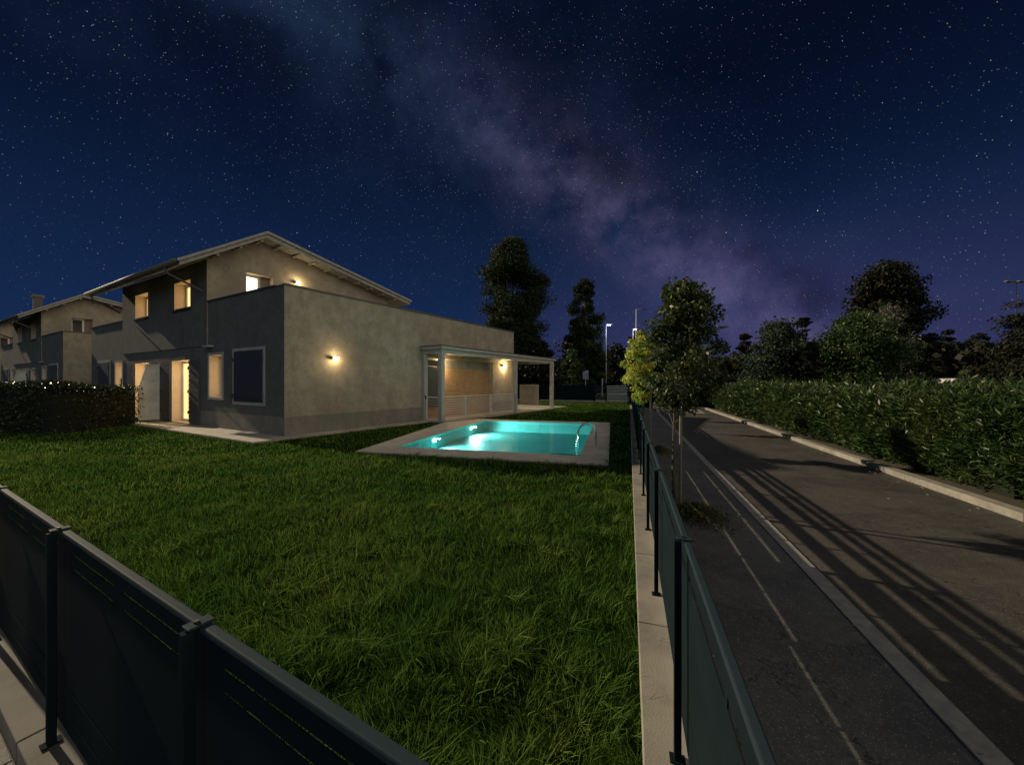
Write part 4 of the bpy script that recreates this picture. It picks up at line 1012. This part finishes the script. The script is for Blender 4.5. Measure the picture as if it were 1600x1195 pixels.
street_lamp(1120, 512, 30, 'unlit pole at the right side of the nearest street tree crown', False, 0, arm=.2, r=.05, pm='iron')
street_lamp(1588, 441, 36, 'unlit double headed lamp above the conifer at the right edge', False, 0, arm=.35, r=.06, dbl=True, pm='iron')

def sign(px, y0, y1, w, Y, label, m_, posts=1, lines=2):
    x = (px - 800) / 580 * Y; z1 = 1.65 + (598 - y0) / 580 * Y; z0 = 1.65 + (598 - y1) / 580 * Y; W = w / 580 * Y
    t = thing('road_sign', (x, Y, 0), label, 'sign')
    MB().box((x, Y), (W, .04), (1, 0), z0, z1).build('sign_board', m_, t, bevel=.01)
    mm = MB()
    for k in range(lines): zc = z0 + (z1 - z0) * (k + 1) / (lines + 1); mm.box((x, Y - .0235), (W * .8, .005), (1, 0), zc - .02, zc + .02)
    mm.build('bars', M['gutter'], t)
    for k in range(posts):
        xx = x if posts == 1 else x + (k - .5) * W * .7
        MB().tube([(xx, Y + .05, 0), (xx, Y + .05, z1 - .02)], .04, 6).build('post', M['rail'], t)
sign(1093, 584, 590, 12, 30, 'small white horizontal road sign right of the nearest street tree', M['white'], 2)
M['bluewhite'] = mat('blue_board', (.16, .18, .32), .6, var=(.30, .32, .45), vscale=3)
sign(915, 579, 593, 9, 42, 'bluish notice board below the slim tree beyond the far fence', M['bluewhite'], 1, 1)
for (px, Y, lab) in ((941, 43, 'pale thick stake beside the lit street lamp pole'), (886, 41, 'pale thin stake under the small rounded green tree'), (904, 41, 'pale thin stake right of the small rounded green tree')):
    x = (px - 800) / 580 * Y; tag(MB().tube([(x, Y, 0), (x, Y, 2.1 if px == 941 else 1.6)], .07, 7).build('stake', M['rail']), lab, 'stake', 'stakes beyond the far fence')

# low brown house on the right and another further left
def low_house(x0, x1, Y, zr, ze, label, dep=9):
    xa = (x0 - 800) / 580 * Y; xb = (x1 - 800) / 580 * Y; t = thing('low_house', ((xa + xb) / 2, Y, 0), label, 'house')
    wm_ = M['plinth']; w = MB().box(((xa + xb) / 2, Y + dep / 2), (xb - xa - .8, dep - .8), (1, 0), 0, ze); w.build('wall', wm_, t)
    r = MB(); r.hexa([(xa, Y, ze), (xb, Y, ze), (xb, Y + dep, ze), (xa, Y + dep, ze)], [(xa + .8, Y + dep * .45, zr), (xb - .8, Y + dep * .45, zr), (xb - .8, Y + dep * .55, zr), (xa + .8, Y + dep * .55, zr)])
    r.build('roof', M['tile'], t)
    n = max(2, int((xb - xa) / 3.4))
    for k in range(n):
        xc = xa + (k + .5) * (xb - xa) / n; f = MB()
        f.box((xc, Y + .385), (1.2, .03), (1, 0), 1.0, 2.2); fo = f.build('window', M['dark_glass'], t)
        MB().box((xc, Y + .36), (1.4, .06), (1, 0), .93, .99).build('window_sill', M['trim'], fo)
M['tile'] = mat('roof_tile', (.16, .085, .06), .85, var=(.11, .06, .045), vscale=3, bump=.4, bscale=8)
low_house(1440, 1600, 50, 5.9, 4.6, 'low brown tiled house behind the right hedge, left of the right edge conifer')
low_house(1105, 1200, 66, 6.0, 4.3, 'small brown house glimpsed right of the nearest street tree, beyond the road end')

# two parked vans whose pale roofs show above the hedge
def van(x, y, label):
    t = thing('parked_van', (x, y, 0), label, 'van', 'pale vehicles parked beyond the hedge')
    prof = [(-2.3, .35), (-2.35, .9), (-2.2, 1.15), (-1.5, 1.95), (-1.2, 2.08), (2.1, 2.10), (2.3, 1.95), (2.35, .35)]
    n = len(prof); vs = [(x + a, y - .9, z) for a, z in prof] + [(x + a, y + .9, z) for a, z in prof]
    m = MB(); m.add(vs, [tuple(range(n)), tuple(range(2 * n - 1, n - 1, -1))] + [(i, n + i, n + (i + 1) % n, (i + 1) % n) for i in range(n)]); m.build('body', M['white'], t, bevel=.05)
    for a0, a1 in ((-1.6, -.7), (-.5, .6), (.8, 2.0)):
        MB().box((x + (a0 + a1) / 2, y - .905), (a1 - a0, .02), (1, 0), 1.3, 1.85).build('window', M['dark_glass'], t)
    for a in (-1.5, 1.45):
        for s in (-1, 1):
            w = MB().tube([(x + a, y + s * .72, .36), (x + a, y + s * .95, .36)], .36, 16).build('wheel', M['iron'], t, smooth=False)
            MB().tube([(x + a, y + s * .94, .36), (x + a, y + s * .965, .36)], .2, 12).build('rim', M['rail'], w)
    return t
v1 = van(48.6, 40.5, 'pale van parked behind the hedge, nearer the dark rounded bush')
v2 = copy_tree(v1); v2.location = (52.4 + 1.6, 42, 0); v2['label'] = 'pale van parked behind the hedge, nearer the right edge conifer'

# ------------------------------------------------------------------ small things
r = np.random.default_rng(90); n = 420
s_ = r.uniform(.5, 14, n); d_ = np.where(r.random(n) < .5, r.uniform(.15, 4.2, n), r.normal(4.15, .08, n)); d_ = np.clip(d_, .15, 4.27)
C = np.stack([fO.x + fF.x * s_ + fN.x * d_, fO.y + fF.y * s_ + fN.y * d_, np.full(n, .012)], 1)
D = rand_dir(n, r); D[:, 2] *= .12
V, F = leaf_arrays(C, D, r.uniform(.012, .05, n), .012, r); V[:, 2] = np.clip(V[:, 2], .002, .03)
tag(np_mesh('fallen_leaves', V, F, mat('dry_leaf', (.16, .14, .09), .8, island=.5)), 'scattered dry leaves and grit on the road and sidewalk', 'leaves', kind='stuff')
